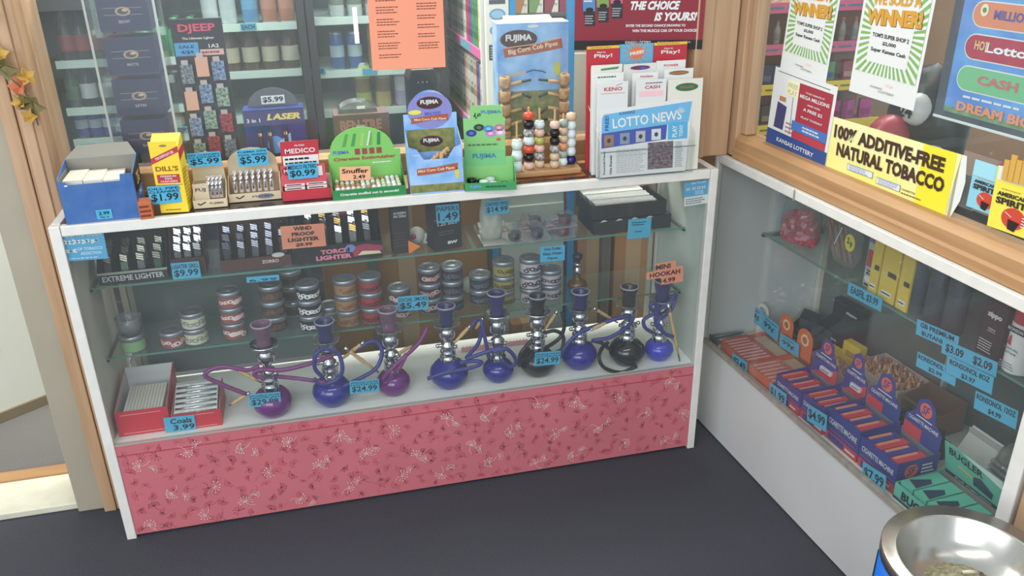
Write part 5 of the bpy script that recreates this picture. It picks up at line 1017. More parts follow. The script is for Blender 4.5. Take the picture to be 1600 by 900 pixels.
# lottery screen hung inside the glass
q = [(1515,-70),(1700,-40),(1655,205),(1462,178)]
P = [FB.hit(a, b, 'y', .085) for a, b in q]; x0 = (P[0].x+P[3].x)/2; x1 = (P[1].x+P[2].x)/2; z1 = P[0].z; z0 = (P[2].z+P[3].z)/2; x1 = x0+.36
t = thing('lottery_screen', 'upright lottery menu screen with coloured oval banners', 'screen', ((x0+x1)/2, .075, z0-.018), fr=FB); w = x1-x0; h = z1-z0+.018
MB().box(-w/2,w/2,0,.02,0,h,C(70,76,88,.4)).box(-w/2,w/2,-.002,0,-.0,.006,WHT).build('screen_frame', t, .002)
SCB = mat('screen_sky', (120,180,226), .3, noise=.4, scale=9, rgb2=(80,120,200), emit=.0)
m = MB().box(-w/2+.026,w/2-.02,-.001,0,.018,h-.02,SCB); y0 = -.001
for i, (c_, tx, tc_) in enumerate((((110,190,130),'CASH',(210,100,100)),((190,44,70),'Lotto',(240,240,240)),((230,130,90),'MILLIONS',(80,80,170)),((226,206,80),'BALL',(80,120,60)))):
    z = .094+i*.064; a = -w/2+.045+.004*i; n = 10; r_ = .026
    for k_, (q_, cc) in enumerate(((r_,WHT),(r_-.0025,C(*c_)))): m.poly([(a+r_+q_*math.cos(PI/2+PI*j/n), z+q_*math.sin(PI/2+PI*j/n)) for j in range(n+1)]+[(w/2-.022,z-q_),(w/2-.022,z+q_)], cc, 1+k_, y0)
    m.text(tx, a+.105, z+.002, .10, .018, C(*tc_), k=4, y=y0, bold=.03)
    if i == 1: m.text('HOT', a+.045, z+.004, .036, .018, C(240,200,120), k=4, y=y0, bold=.02)
    if i == 2: m.ell(a+.03, z+.008, .010, .012, C(236,226,200), 4, y0).ell(a+.03, z+.008, .005, .005, C(90,140,60), 5, y0)
m.rect(-w/2+.026,w/2-.02,.018,.030,mat('green_print',(130,160,120),.5,noise=.4,scale=60),1,y0).text('DREAM BIGGER', .01, .036, w*.72, .020, C(236,140,90), k=4, y=y0, bold=.05); m.greek(-w*.30,w*.2,.052,.062,1,WHT,k=3,y=y0)
m.build('screen_print', t)
# posters on the glass
GB = C(120,176,84)
def winner(m, w, h):
    zb = -h*.5+h*.20; m.rect(-w*.46,w*.46,zb,h*.5,GB,1); cx, cz = 0, h*.05
    n = 44
    for i in range(n):
        a = 2*PI*i/n; L = w*1.3; p = []
        for s_ in (-.035, .035): p.append((cx+L*math.cos(a+s_), cz+L*1.1*math.sin(a+s_)))
        cl = lambda x, z: (max(-w*.46, min(w*.46, x)), max(zb, min(h*.5, z)))
        # ray clipped to the green field
        def edge(a_):
            dx, dz = math.cos(a_), math.sin(a_); tx = w*.46/abs(dx) if abs(dx) > 1e-6 else 9; tz = ((h*.5-cz) if dz > 0 else (cz-zb))/abs(dz) if abs(dz) > 1e-6 else 9; q_ = min(tx, tz); return (cx+dx*q_, cz+dz*q_)
        m.poly([(cx,cz), edge(a-.035), edge(a+.035)], WHT, 2)
    m.poly([(-w*.30,zb+h*.10),(w*.30,zb+h*.10),(w*.32,h*.34),(-w*.32,h*.34)], WHT, 3)
    m.text('WINNER!', 0, h*.19, w*.80, h*.14, C(214,150,40), k=5, bold=.06, spin=.07).text('WINNER!', .0015, h*.19-.0015, w*.80, h*.14, C(120,80,30), k=4, bold=.06, spin=.07).text("WE SOLD A", 0, h*.33, w*.7, h*.09, C(214,150,40), k=5, bold=.05, spin=.07)
    m.text("TOM'S SUPER SHOP 2", 0, h*.03, w*.54, h*.036, C(60,60,60), k=4, bold=.04).text('$2,000' if w > .2 else '$2,001', 0, -h*.03, w*.2, h*.036, C(60,60,60), k=4, bold=.04).text('Super Kansas Cash', 0, -h*.095, w*.52, h*.042, C(60,60,60), k=4, bold=.04)
    m.text('KANSAS', -w*.08, -h*.40, w*.18, h*.018, C(150,150,150), k=3).text('LOTTERY', w*.08, -h*.425, w*.24, h*.02, C(150,150,150), k=3).ell(w*.1, -h*.36, w*.06, h*.012, C(236,200,190), 2)
sign('poster', 'left WINNER poster with green rays on the right window', 'poster', FB, .0600, [(1243,-40),(1314,-26),(1292,134),(1217,105)], WHT, winner)
sign('poster', 'right WINNER poster with green rays on the right window', 'poster', FB, .0600, [(1357,-44),(1467,-22),(1427,170),(1326,145)], WHT, winner)
def mega(m, w, h):
    m.line([(-w*.44,h*.46),(w*.40,h*.44)], .0015, C(60,60,70), 2)
    m.rect(-w*.06,w*.46,-h*.30,h*.40,C(170,40,56),1).rect(-w*.5,w*.5,-h*.5,-h*.30,C(40,70,140),2).text('KANSAS LOTTERY', 0, -h*.40, w*.62, h*.055, WHT, k=4)
    for s_, z, hh, ww in (('YOUR CHANCE AT',.31,.02,.3),('MEGA MILLIONS',.25,.045,.46),('AND WIN',.17,.02,.2),('A FREE $2',.10,.045,.30),('PLAY TODAY',.0,.025,.34)): m.text(s_, w*.20, h*z, w*ww, h*hh, WHT, k=3)
    m.rect(-w*.10,w*.46,-h*.20,-h*.08,C(60,110,190),3).greek(w*.08,w*.40,-h*.18,-h*.10,2,WHT,k=4).rect(-w*.08,w*.46,-h*.30,-h*.21,C(190,50,60),2)
    m.rect(-w*.26,-w*.06,h*.20,h*.40,C(236,232,190),2).text('FREE', -w*.16, h*.33, w*.16, h*.06, C(200,190,120), k=3).text('PLAY', -w*.16, h*.25, w*.16, h*.06, C(200,190,120), k=3).line([(-w*.14,h*.2),(-w*.12,-h*.28)], .0015, INK, 2)
    m.poly([(-w*.40,-h*.26),(-w*.24,-h*.26),(-w*.22,h*.05),(-w*.38,h*.08)], C(60,60,110), 2)   # plain coloured shapes in place of the figure
    m.rect(-w*.36,-w*.25,h*.10,h*.16,C(190,120,80),2)
    m.greek(-w*.2,-w*.04,-h*.28,-h*.12,3,C(190,120,120),k=2)
sign('poster', 'lottery poster with red and blue blocks and a FREE PLAY sign', 'poster', FB, .0560, [(1212,102),(1312,139),(1286,261),(1197,222)], WHT, mega)
sign('window_banner', 'long yellow and white 100% ADDITIVE-FREE NATURAL TOBACCO banner on the sill', 'banner', FB, .0575, [(1303,182),(1512,247),(1476,334),(1284,262)], mat('banner_print',(236,222,90),.4,noise=.3,scale=3,rgb2=(232,230,190)),
  lambda m, w, h: (m.prism([(w*.46,-h*.5),(w*.5,-h*.5),(w*.54,-h*.2),(w*.55,h*.1),(w*.53,h*.5),(w*.5,h*.5)], 0, .0006, C(226,226,220)), m.rect(w*.25,w*.47,-h*.5,h*.5,C(240,224,30),1), m.text('100% ADDITIVE-FREE', -w*.02, h*.26, w*.86, h*.25, C(70,40,30), k=3, bold=.05), m.text('NATURAL TOBACCO', w*.01, -h*.05, w*.84, h*.25, C(70,40,30), k=3, bold=.05),
   m.rect(-w*.30,-w*.08,-h*.36,-h*.24,C(90,120,160),2), m.rect(-w*.296,-w*.084,-h*.35,-h*.25,WHT,3), m.greek(-w*.28,-w*.1,-h*.35,-h*.25,3,C(130,150,190),k=4), m.rect(-w*.05,w*.14,-h*.41,-h*.29,C(90,120,160),2), m.rect(-w*.046,w*.136,-h*.40,-h*.30,WHT,3), m.greek(-w*.03,w*.12,-h*.40,-h*.30,3,C(130,150,190),k=4), m.text('CIGARETTES', w*.2, -h*.34, w*.1, h*.03, C(90,70,40), k=3), m.greek(w*.15,w*.3,-h*.43,-h*.38,1,C(120,100,40),k=3)))
def spirit(m, w, h, c2=False):
    m.text('AMERICAN', 0, h*.08, w*.76, h*.07, C(50,40,36), k=3, bold=.05).text('SPIRIT', 0, -h*.03, w*.78, h*.11, C(50,40,36), k=3, bold=.05).greek(-w*.3,w*.3,h*.14,h*.18,1,C(190,150,60),k=2)
    m.ell(w*.12,-h*.26,w*.30,h*.17,C(214,60,40),2).poly([(w*.0,-h*.28),(w*.3,-h*.30),(w*.2,-h*.46),(w*.02,-h*.44)], C(40,26,26), 3).line([(-w*.1,-h*.18),(w*.08,-h*.24)], .0014, WHT, 4)
    for i in range(4): m.line([(w*.34,-h*.2-i*h*.045),(w*.46,-h*.21-i*h*.045)], .002, WHT if c2 else C(90,40,40), 4)
sign('pack_cutout', 'light blue cigarette pack cutout at the banner right end', 'cutout', FB, .0560, [(1527,250),(1568,262),(1553,338),(1507,320)], C(130,200,220), lambda m, w, h: (m.rect(-w/2,w/2,h*.18,h*.5,C(150,212,228),1), spirit(m, w, h)))
def yp(m, w, h):
    spirit(m, w, h, True)
    m.rect(-w*.46,w*.46,h*.28,h*.50,WHT,1)
    for i in range(5): m.box(-w*.34+i*w*.15, -w*.21+i*w*.15, -.003, 0, h*.30, h*(.62,.72,.66,.78,.6)[i], C(214,160,60))
sign('pack_cutout', 'yellow cigarette pack cutout with gold sticks at the far right', 'cutout', FB, .0500, [(1562,258),(1625,276),(1600,372),(1540,352)], C(240,222,60), yp)

# ------------------------------------------------------------------ goods in the side case
Z1, Z2 = .3145, .6845
def bz(px, py, z=Z1): return FB.hit(px, py, 'z', z)
def bt(px, py, off): return FB.hit(px, py, 'y', off)
# --- shelf: candy bag, cigar bag, cans
P = bt(1238, 376, .30)
t = thing('candy_bag', 'clear bag of red wrapped sweets at the left end of the shelf', 'bag', (max(FB.hit(1232,382,'z',Z2).x,-.074), FB.hit(1236,382,'z',Z2).y+.03, Z2), fr=FB); REDS = mat('red_foil_sweets', (196,28,60), .35, noise=.5, scale=60, bump=.8, rgb2=(226,80,110))
m = MB(); rn = random.Random(5)
for i in range(330):
    a = rn.uniform(0,6.28); q = .070*rn.random()**.6; m.at(q*math.cos(a), q*math.sin(a)*.5, .012+.095*rn.random()*(1-(q/.10)**2), rz=rn.random()*3, rx=rn.random()*3).box(-.011,.011,-.008,.008,-.005,.005, rn.choice((C(206,16,50,.25),C(214,40,70,.25),C(190,16,44,.25),C(206,20,54,.3),C(232,150,166,.3))))
m.at(); o = m.build('wrapped_sweets', t); o['kind'] = 'stuff'
m = MB().lathe([(.060,.0),(.078,.02),(.082,.06),(.076,.11),(.066,.17),(.070,.215)], BAG, 18); m.v = [(x*.98, y*.6, z) for x, y, z in m.v]; m.build('plastic_bag', t)
t = thing('cigar_bag', 'clear bag of brown cigars with a round yellow price sticker', 'bag', (FB.hit(1310,412,'z',Z2).x, FB.hit(1310,412,'z',Z2).y+.02, Z2), fr=FB)
for i in range(7): MB().at(-.045+i*.013, .01*(i%2), .004, ry=-.45).lathe([(.0001,0),(.005,.002),(.0055,.06),(.004,.11),(.0001,.112)], C(150,92,66,.6), 8).build('cigar', t)
m = MB().lathe([(.040,.0),(.055,.03),(.058,.09),(.05,.16),(.054,.20)], BAG, 14); m.v = [(x*1.15, y*.45, z) for x, y, z in m.v]; m.build('plastic_bag', t)
MB().at(.048,-.032,.085).ell(0,0,.022,.026,C(232,210,40),1).text('2', -.007, .005, .010, .018, INK, k=2, bold=.04).text('9', .006, -.004, .010, .018, INK, k=2, bold=.04).build('round_sticker', t)
MB().at(-.0,-.036,.09).line([(-.012,-.03),(.012,.03)], .003, WHT).build('tie_strip', t)
def cylcan(label, px, r, h, prof, mats, extra=None, off=.235, name='fluid_can', cat='can', group=None, x=None):
    if x is None: x = bt(px, 500, off-r).x
    t = thing(name, label, cat, (x, off, Z2), fr=FB, group=group)
    MB().lathe([(a*r, b*h) for a, b in prof], mats, 22).build('can_body', t)
    if extra: extra(t, r, h)
    return t
GREYB = mat('gunmetal_print', (84,88,94), .3, .5); BP = [(.0001,0),(.97,0),(1,.02),(1,.80),(.93,.84),(.78,.87),(.78,.88),(.80,.88),(.80,.99),(.7,1),(.0001,1)]
TC = C(80,84,88,.3)
def ybox(label, x, w, d, h, tag_=None, off=.20):
    t = thing('butane_carton', label, 'carton', (x, off, Z2), fr=FB)
    m = MB().box(-w/2,w/2,0,d,0,h,C(222,186,44)).rect(-w*.1,w*.42,h*.30,h*.36,C(60,50,40)).rect(-w*.3,w*.3,h*.06,h*.12,WHT).greek(-w*.28,w*.28,h*.07,h*.11,1,INK,k=3).text('Torch', w*.12, h*.80, w*.6, h*.05, C(60,50,40)); m.build('carton_body', t)
    m = MB().at(-w/2-.0003, d, 0, rz=-PI/2); m.text('ZIG', d*.5, h*.30, d*.7, h*.04, C(60,40,80), k=2).rect(.002,d-.002,h*.02,h*.2,C(50,50,50),1).rect(.004,d-.004,h*.34,h*.42,C(210,200,190),1); m.build('side_print', t)
xs_ = [bt(1350,440,.2).x, bt(1394,480,.2).x, bt(1424,490,.2).x]
t = thing('lighter_card', 'hanging red and blue lighter card left of the yellow cartons', 'card', (xs_[0]-.005, .215, Z2), fr=FB)
MB().box(-.016,.016,0,.012,0,.20,C(170,168,160)).rect(-.014,.014,.13,.17,C(90,100,140)).rect(-.014,.014,.06,.11,C(180,50,60)).text('ZI', 0, .045, .02, .014, INK, bold=.05).ell(0,.025,.012,.009,C(210,210,214),2).greek(-.012,.012,.0,.014,1,INK).build('card_board', t)
ybox('narrow yellow butane carton, leftmost of the yellow ones', xs_[0]+.034, .034, .05, .235)
ybox('wide yellow butane carton in the middle with a barcode', xs_[0]+.088, .062, .06, .235)
ybox('narrow yellow butane carton with dark side, next to the grey cans', xs_[0]+.146, .040, .06, .225)
for i, px in enumerate((1450, 1478, 1506)):
    cylcan('gunmetal grey butane can, '+('left','middle','right')[i]+' of the three', px, .0265, .235, BP, [TC,TC,GREYB,TC,TC,TC,TC,TC,TC,TC], (lambda t, r, h: MB().at(0,-r-.0006,h*.55).text('1.500', 0, 0, .02, .006, C(130,40,40), k=0).build('printed_mark', t)), x=.488+.062*i, off=.232)
zx = bt(1530, 560, .2).x
t = thing('lighter_fluid_can', 'flat black lighter fluid can with a red flip spout', 'can', (zx+.002, .215, Z2), fr=FB)
w, d, h = .066, .03, .150
m = MB().box(-w/2,w/2,0,d,0,h,C(40,30,36,.3)).text('zippo', 0, h*.68, w*.62, h*.11, WHT, bold=.05).text('PREMIUM', 0, h*.46, w*.3, h*.03, C(190,190,190)).text('LIGHTER FLUID', 0, h*.42, w*.34, h*.025, C(190,190,190)).greek(-w*.42,w*.2,h*.04,h*.26,5,WHT,fill=.3); m.build('can_body', t, .006)
m = MB().prism([(-.03,h),(.03,h),(.026,h+.014),(.012,h+.016),(.010,h+.034),(-.004,h+.034),(-.018,h+.018),(-.028,h+.014)], .006, d-.004, C(206,36,50,.3)); m.build('red_spout', t, .001)
WR = [(.0001,0),(.97,0),(1,.02),(1,.70),(.94,.73),(.96,.74),(.96,.98),(.9,1),(.0001,1)]; WC = C(226,226,224,.3); RC = C(200,34,48,.3)
def wrx(t, r, h):
    m = MB(); 
    m.at(0,-r-.0004,0).rect(-r*.8,r*.8,h*.60,h*.69,INK,0).text('RONSON', 0, h*.645, r*1.3, h*.045, WHT, k=1).poly([(-r*.5,h*.42),(-r*.1,h*.40),(-r*.2,h*.56),(-r*.35,h*.54)], C(190,40,50), 0).text('MULTI-FILL', .0, h*.36, r*1.3, h*.03, C(80,80,90), k=1).text('BUTANE', 0, h*.30, r*1.0, h*.03, C(80,80,90), k=1).greek(-r*.7,r*.6,h*.05,h*.16,3,C(140,140,150),k=1); m.build('printed_label', t)
cylcan('white butane can with a tall red cap, in front of the other red capped can', 0, .030, .165, WR, [WC,WC,WC,WC,RC,RC,RC,RC], wrx, x=zx+.078, off=.225)
cylcan('white butane can with red cap standing second from the right', 0, .030, .165, WR, [WC,WC,WC,WC,RC,RC,RC,RC], wrx, x=zx+.145, off=.255)
def ybot(t, r, h):
    m = MB().at(0,-r*.62,0).text('RONSONOL', 0, h*.5, r*1.5, h*.05, C(60,60,30), k=2, bold=.04).ell(0,h*.68,r*.4,h*.07,C(90,80,30),1).poly([(-r*.8,h*.36),(r*.8,h*.44),(r*.8,h*.42),(-r*.8,h*.33)],INK,1).greek(-r*.6,r*.6,h*.08,h*.25,4,C(120,110,20),k=1); m.build('printed_label', t)
t = thing('lighter_fluid_bottle', 'flat yellow lighter fluid bottle at the shelf right end', 'bottle', (zx+.200, .218, Z2), fr=FB)
m = MB().lathe([(.0001,0),(.034,0),(.037,.01),(.037,.105),(.030,.125),(.012,.135),(.012,.15),(.0001,.15)], C(222,216,40,.3), 22); m.v = [(x, y*.58, z) for x, y, z in m.v]; m.build('bottle_body', t); ybot(t, .037, .15)
# --- cyan shelf price strips
def strip(label, tl, tr, br, bl, lines, off=.186):
    def d(m, w, h):
        n = len(lines)
        for i, (s_, ww) in enumerate(lines): m.text(s_, 0, h*(.5-(i+.5)/n), w*ww, h*.62/n, INK, bold=.02)
    sign('price_card', label, 'price card', FB, off, [tl, tr, br, bl], CYAN, d)
strip('cyan EASFIL $3.99 strip on the side case shelf', (1328,441), (1379,467), (1376,487), (1322,459), [('EASFIL $3.99',.8)])
strip('torn cyan butane strip beside the grey cans', (1437,500), (1500,528), (1494,550), (1427,520), [('GB PREMIUM',.8),('BUTANE $1',.7)])
strip('pale cyan handwritten $3.09 strip at the shelf centre', (1478,532), (1562,569), (1553,588), (1466,548), [('$3.09    $2.09',.85)], .183)
strip('cyan RONSONOL 5OZ $2.99 strip', (1435,550), (1497,581), (1490,603), (1430,571), [('RONSONOL 5OZ',.92),('$2.99',.34)], .178)
strip('cyan RONSONOL 8OZ $3.97 strip', (1482,556), (1552,590), (1550,617), (1476,581), [('RONSONOL 8OZ',.86),('$3.97',.3)], .174)
strip('cyan RONSONOL 12OZ $4.99 strip at the right end', (1526,611), (1592,643), (1586,671), (1520,637), [('RONSONOL 12OZ',.92),('$4.99',.3)], .178)
# --- deck: trays along the front glass
def ftray(label, a, b, depth, hf, hb, m1, m2, name='machine_tray', z=Z1, off=None, hd=None, cat='tray'):
    A_, B_ = bz(*a, z), bz(*b, z); x0, x1 = A_.x, B_.x; y0 = off if off is not None else max(.022, (A_.y+B_.y)/2)
    w = x1-x0; t = thing(name, label, cat, ((x0+x1)/2, y0, z), fr=FB); return t, w, depth
# grey clear tubes at the corner
t = thing('tube_bundle', 'bundle of clear rolled tubes in the near left corner of the side case', 'bundle', (-.125, .03, Z1), fr=FB)
for i in range(4): MB().at(-.022+i*.013, 0, .010+.012*(i%2)).tube([(0,0,0),(.004,.11,.0)], .0075, TUBEP, 10).tube([(0,.004,0),(.004,.106,0)], .004, C(120,100,100), 6).build('clear_tube', t)
MB().box(-.03,.026,-.003,-.001,0,.024,C(90,86,90)).build('bundle_label', t)
ORD = C(206,84,56,.5); ORR = C(190,74,74,.5)
def rowtray(label, x0, x1, y0, d, h, base, items, ic, ncol=1, zc_=Z1):
    t = thing('paper_tray', label, 'tray', ((x0+x1)/2, y0, zc_), fr=FB); w = x1-x0
    tray(MB(), w, d, h, h*1.1, base, C(120,70,50)).build('tray_body', t)
    for i in range(items): MB().at(-w/2+.008+i*(w-.012)/items, .004, h*.35, rx=.0).box(0, (w-.02)/items*.82, 0, d*.62, 0, h*.62, ic).box((w-.02)/items*.2, (w-.02)/items*.6, .002, d*.5, h*.62, h*.66, C(226,160,150)).build('paper_booklet', t)
    MB().box(-w/2+.004, w/2-.004, d*.68, d-.004, .002, h*.7, C(196,170,130)).build('inner_card', t); return t
rowtray('orange tray of red rolling papers nearest the display corner', -.085, .075, .03, .17, .035, ORD, 8, ORR)
rowtray('second orange tray of rolling papers, next to the first blue tray', .082, .215, .03, .17, .035, C(214,92,50), 6, C(206,110,90))
def easel(label, px, pt, pb, off, w, col, dr, name='display_card'):
    P = bt(px, pb, off); T = bt(px, pt, off); h = max(T.z-Z1, .05) if P.z < Z1+.03 else T.z-Z1
    m = MB(); n = 12; m.prism([(-w/2,0),(w/2,0),(w/2,h-w*.45)]+[(w/2*math.cos(PI*i/n), h-w*.45+w*.45*math.sin(PI*i/n)) for i in range(1,n)]+[(-w/2,h-w*.45)], 0, .002, col); dr(m, w, h)
    return single(name, label, 'card', m, (P.x, off, Z1), fr=FB)
def owl(m, w, h): m.ell(0,h-w*.5,w*.26,w*.26,C(240,200,140),1).ell(0,h-w*.5,w*.16,w*.16,C(200,90,50),2)
easel('white rounded display card behind the first cyan 99 cent card', 1186, 470, 540, .205, .06, C(220,216,210), lambda m, w, h: (m.ell(0,h-w*.4,w*.3,w*.2,C(170,170,170),1), m.rect(-w*.3,0,h-w*.35,h-w*.25,C(190,60,60),2)))
easel('orange rounded display card behind the middle 99 cent card', 1222, 486, 560, .205, .07, C(226,96,40), owl)
easel('orange rounded display card with emblem behind the right 99 cent card', 1250, 508, 585, .20, .075, C(226,100,44), owl)
def c99(m, w, h): m.text('99¢', -w*.05, -h*.05, w*.62, h*.42, INK, bold=.02).greek(-w*.3,w*.4,h*.24,h*.4,1,C(30,90,130))
for l_, q in (('left',[(1169,473),(1194,489),(1192,513),(1167,498)]),('middle',[(1192,487),(1217,512),(1215,532),(1189,515)]),('right',[(1220,520),(1249,539),(1247,559),(1217,540)])):
    sign('price_card', 'cyan 99 cent card, '+l_+' of the three on the orange display cards', 'price card', FB, {'left':.198,'middle':.195,'right':.19}[l_], q, CYAN, c99)
strip('dark cyan $2.49 card on the front of the orange trays', (1145,551), (1168,567), (1166,586), (1143,570), [('$2.49',.8)], .024)
# black leather-look boxes
def bbox(label, x, y, w, d, h, rz, fl):
    t = thing('lighter_case_box', label, 'box', (x, y, Z1), rz, fr=FB)
    tray(MB(), w, d, h*.6, h, C(34,34,38,.35), C(80,80,84)).text('ZIPPO', w*.1, h*.3, w*.42, h*.12, C(190,190,190)).build('box_body', t)
    if fl: MB().at(0,d,h).add([(-w/2,0,0),(w/2,0,0),(w/2,.02,.03),(-w/2,.02,.03)], [(0,1,2,3)], C(40,40,44,.3)).build('lid_flap', t)
    MB().box(-w*.4,w*.4,.01,d-.01,.003,h*.5,C(60,60,64,.4)).build('contents', t)
bbox('small black open box left of the group behind the orange cards', -.06, .30, .07, .06, .055, .3, 1)
bbox('small black open box in front of the tall black display', .03, .27, .085, .06, .06, .1, 1)
t = thing('lighter_case_display', 'tall black stepped display box behind the small black boxes', 'display box', (.06, .345, Z1), .05, fr=FB)
MB().prismx([(0,0),(.08,0),(.08,.17),(.05,.17),(.05,.11),(0,.09)], -.065, .065, mat('black_gloss_card', (34,36,40), .3)).text('zippo', .0, .06, .05, .012, WHT, bold=.04).at(.02,.05,0).text('zippo', 0, .14, .05, .012, C(200,200,200), bold=.04).build('box_body', t, .001)
for k_, (x, y) in enumerate(((.135, .285), (.175, .33))):
    t = thing('flint_box', 'yellow flint dispenser box '+('in front, with its lid open' if not k_ else 'behind, standing upright'), 'box', (x, y, Z1), .1, fr=FB)
    if not k_: MB().box(-.04,.04,0,.05,0,.03,YEL).box(-.036,.036,.004,.03,.03,.036,C(190,150,20)).build('box_body', t, .001); MB().box(-.04,.04,.05,.052,0,.055,YEL).build('lid_flap', t)
    else: MB().box(-.035,.035,0,.03,0,.095,YEL).rect(-.02,.02,.05,.07,C(190,150,20)).build('box_body', t, .001)
# clear boxes of tan wooden cigar tips
TIPM = mat('tan_tips', (214,164,124), .5)
def tips(label, x0, x1, y0, y1, h, n, seed):
    rn = random.Random(seed); t = thing('tip_box', label, 'box', ((x0+x1)/2, y0, Z1), fr=FB); w = x1-x0; d = y1-y0
    tray(MB(), w, d, h, h*1.1, C(206,190,180,.5)).build('box_body', t)
    m = MB(); V = [TIPM, C(190,130,94,.5), C(232,190,140,.4), C(176,112,80,.5)]
    for i in range(n): m.at(rn.uniform(-w/2+.014,w/2-.014), rn.uniform(.014,d-.014), h*.5+rn.uniform(0,h*.62), rz=rn.uniform(0,6.28), rx=rn.uniform(-.7,.7)).lathe([(.0001,-.012),(.0055,-.011),(.0065,-.002),(.0035,.004),(.0035,.012),(.0001,.012)], rn.choice(V), 6)
    m.at(); m.box(-w/2+.002,w/2-.002,.002,d-.002,h*.3,h*.55,C(150,96,64)); o = m.build('wooden_tips', t); o['kind'] = 'stuff'
tips('large open box heaped with tan wooden cigar tips', .06, .33, .345, .435, .075, 420, 1) if False else tips('large open box heaped with tan wooden cigar tips', .12, .345, .225, .28, .06, 260, 1)
tips('rear open box heaped with tan wooden cigar tips', .225, .42, .30, .42, .07, 300, 4)
t = thing('kraft_box', 'open brown kraft box in the middle of the side case', 'box', (.50, .31, Z1), .1, fr=FB)
tray(MB(), .13, .10, .07, .09, C(150,104,78), C(130,88,66)).build('box_body', t); MB().at(0,0,.07).add([(-.065,0,0),(.065,0,0),(.05,-.03,.012),(-.05,-.03,.012)], [(0,1,2,3)], C(170,120,90)).build('front_flap', t)
# round black grinders
t = thing('holder_tray', 'tray of small round black topped holders', 'tray', (.565, .195, Z1), fr=FB); tray(MB(), .16, .085, .05, .05, C(46,32,34,.5), C(60,40,40)).build('tray_body', t)
for i in range(6):
    for j in range(3): MB().at(-.06+i*.024, .015+j*.026, .004).lathe([(.0001,0),(.0105,0),(.0105,.066+.004*((i+j)%2)),(.009,.070+.004*((i+j)%2)),(.0001,.071+.004*((i+j)%2))], C(34,30,34,.18), 14).build('round_holder', t)
single('white_card', 'large blank white card leaning beside the black topped holders', 'card', MB().prism([(-.06,0),(.05,0),(.075,.05),(.0,.085),(-.075,.055)], 0, .0015, C(206,206,200)), (.66, .265, Z1+.045), fr=FB, rx=-.9) if False else None
t = thing('folded_card', 'blank pale folded card behind the black topped holders', 'card', (.725, .25, Z1), fr=FB)
MB().at(0,0,0,rx=-.5).box(-.055,.065,0,.002,0,.13,C(206,206,200)).build('card_leaf', t); MB().at(0,.062,0,rx=.1).box(-.055,.065,0,.002,0,.112,C(190,190,184)).build('card_back', t)
# blue cigarette machine displays
BM = C(44,52,138,.35); RM = C(206,44,60,.35); OM = C(232,90,60,.4)
def logo(m, cx, cz, r, k=3): m.ell(cx,cz,r,r,OM,k).line([(cx-r*.5,cz+r*.3),(cx+r*.3,cz+r*.5)], r*.2, BM, k+1).line([(cx-r*.3,cz-.1*r),(cx+r*.6,cz+.05*r)], r*.2, BM, k+1).line([(cx,cz+r*.5),(cx-.1*r,cz-r*.7)], r*.22, BM, k+1)
def sfmach(label, x, y, w, d, h, hh, z=Z1, red=True, rz=0, style=0):
    t = thing('machine_display', label, 'display box', (x, y, z), rz, fr=FB)
    m = tray(MB(), w, d, h, h*1.1, BM, C(110,112,130)); m.text('CIGARETTE MACHINE', 0, h*.5, w*.86, h*.24, WHT, bold=.01, k=2)
    m.line([(-w*.45,h*.14),(w*.45,h*.14)], .002, RM, 1); m.build('tray_body', t)
    g = MB().prism([(-w*.46,h*.9),(w*.46,h*.9),(w*.46,hh*.60),(w*.26,hh*.72),(w*.2,hh*.92),(0,hh),(-w*.2,hh*.92),(-w*.26,hh*.72),(-w*.46,hh*.60)], d-.002, d, BM)
    logo(g, 0, hh*.84, w*.15, 2) if False else None
    y0 = d-.002; g.ell(0,hh*.82,w*.15,w*.15,OM,1,y0).text('SF', 0, hh*.82, w*.19, w*.19, BM, k=2, y=y0, bold=.02, shear=.2)
    g.line([(-w*.2,hh*.68),(w*.2,hh*.68)], .003, WHT, 2, y0).text('CIGARETTE MACHINE', 0, hh*.60, w*.76, hh*.055, WHT, k=2, y=y0, bold=.01)
    if style == 0: g.poly([(-w*.46,h*.9),(w*.46,h*.9),(w*.46,hh*.55)], RM, 1, y0).box(-w*.1,w*.3,d-.010,d-.0025,hh*.40,hh*.47,C(210,210,214,.2)).line([(-w*.05,hh*.43),(w*.25,hh*.44)], .003, C(120,30,40), 2, d-.010)
    else: g.rect(-w*.46,w*.0,h*.9,hh*.5,RM,1,y0)
    g.build('header_card', t)
    n = 4
    for i in range(n): MB().at(-w/2+.006+i*(w-.012)/n, .006, h*.45).box(.001,(w-.012)/n-.002,0,d*.72,0,h*.5,(BM if (i+style)%2 else RM)).box(.004,(w-.012)/n*.4,.006,d*.6,h*.5,h*.53,C(226,130,100)).build('machine_pack', t)
    l_ = MB().at(w/2+.0004,0,0,rz=PI/2).ell(d*.35,h*.55,h*.32,h*.32,OM,1).text('SF',d*.35,h*.55,h*.4,h*.4,BM,k=2,shear=.2).line([(d*.2,h*.12),(d*.55,h*.12)], .003, WHT, 1).greek(d*.6,d*.92,h*.3,h*.8,3,WHT,k=1); l_.build('side_print', t)
    single('flat_pack', label.split(' machine')[0].split(' blue')[0]+' flat red pack, carrying the machine display above it', 'pack', MB().box(-w*.49,w*.49,0,d*.98,0,.026,RM).rect(-w*.4,w*.1,.004,.022,BM).greek(w*.15,w*.45,.006,.02,1,WHT), (x, y, Z1+.0002), fr=FB)
    return t
sfmach('first blue and red machine display beside the orange trays', .285, .030, .120, .12, .05, .175, z=Z1+.0265, style=0)
sfmach('second machine display, the narrowest, behind the 4.99 card', .398, .035, .100, .13, .055, .185, z=Z1+.0265, style=0)
sfmach('third blue machine display with orange logo and CIGARETTE MACHINE header', .518, .040, .132, .12, .070, .185, z=Z1+.0265, style=1)
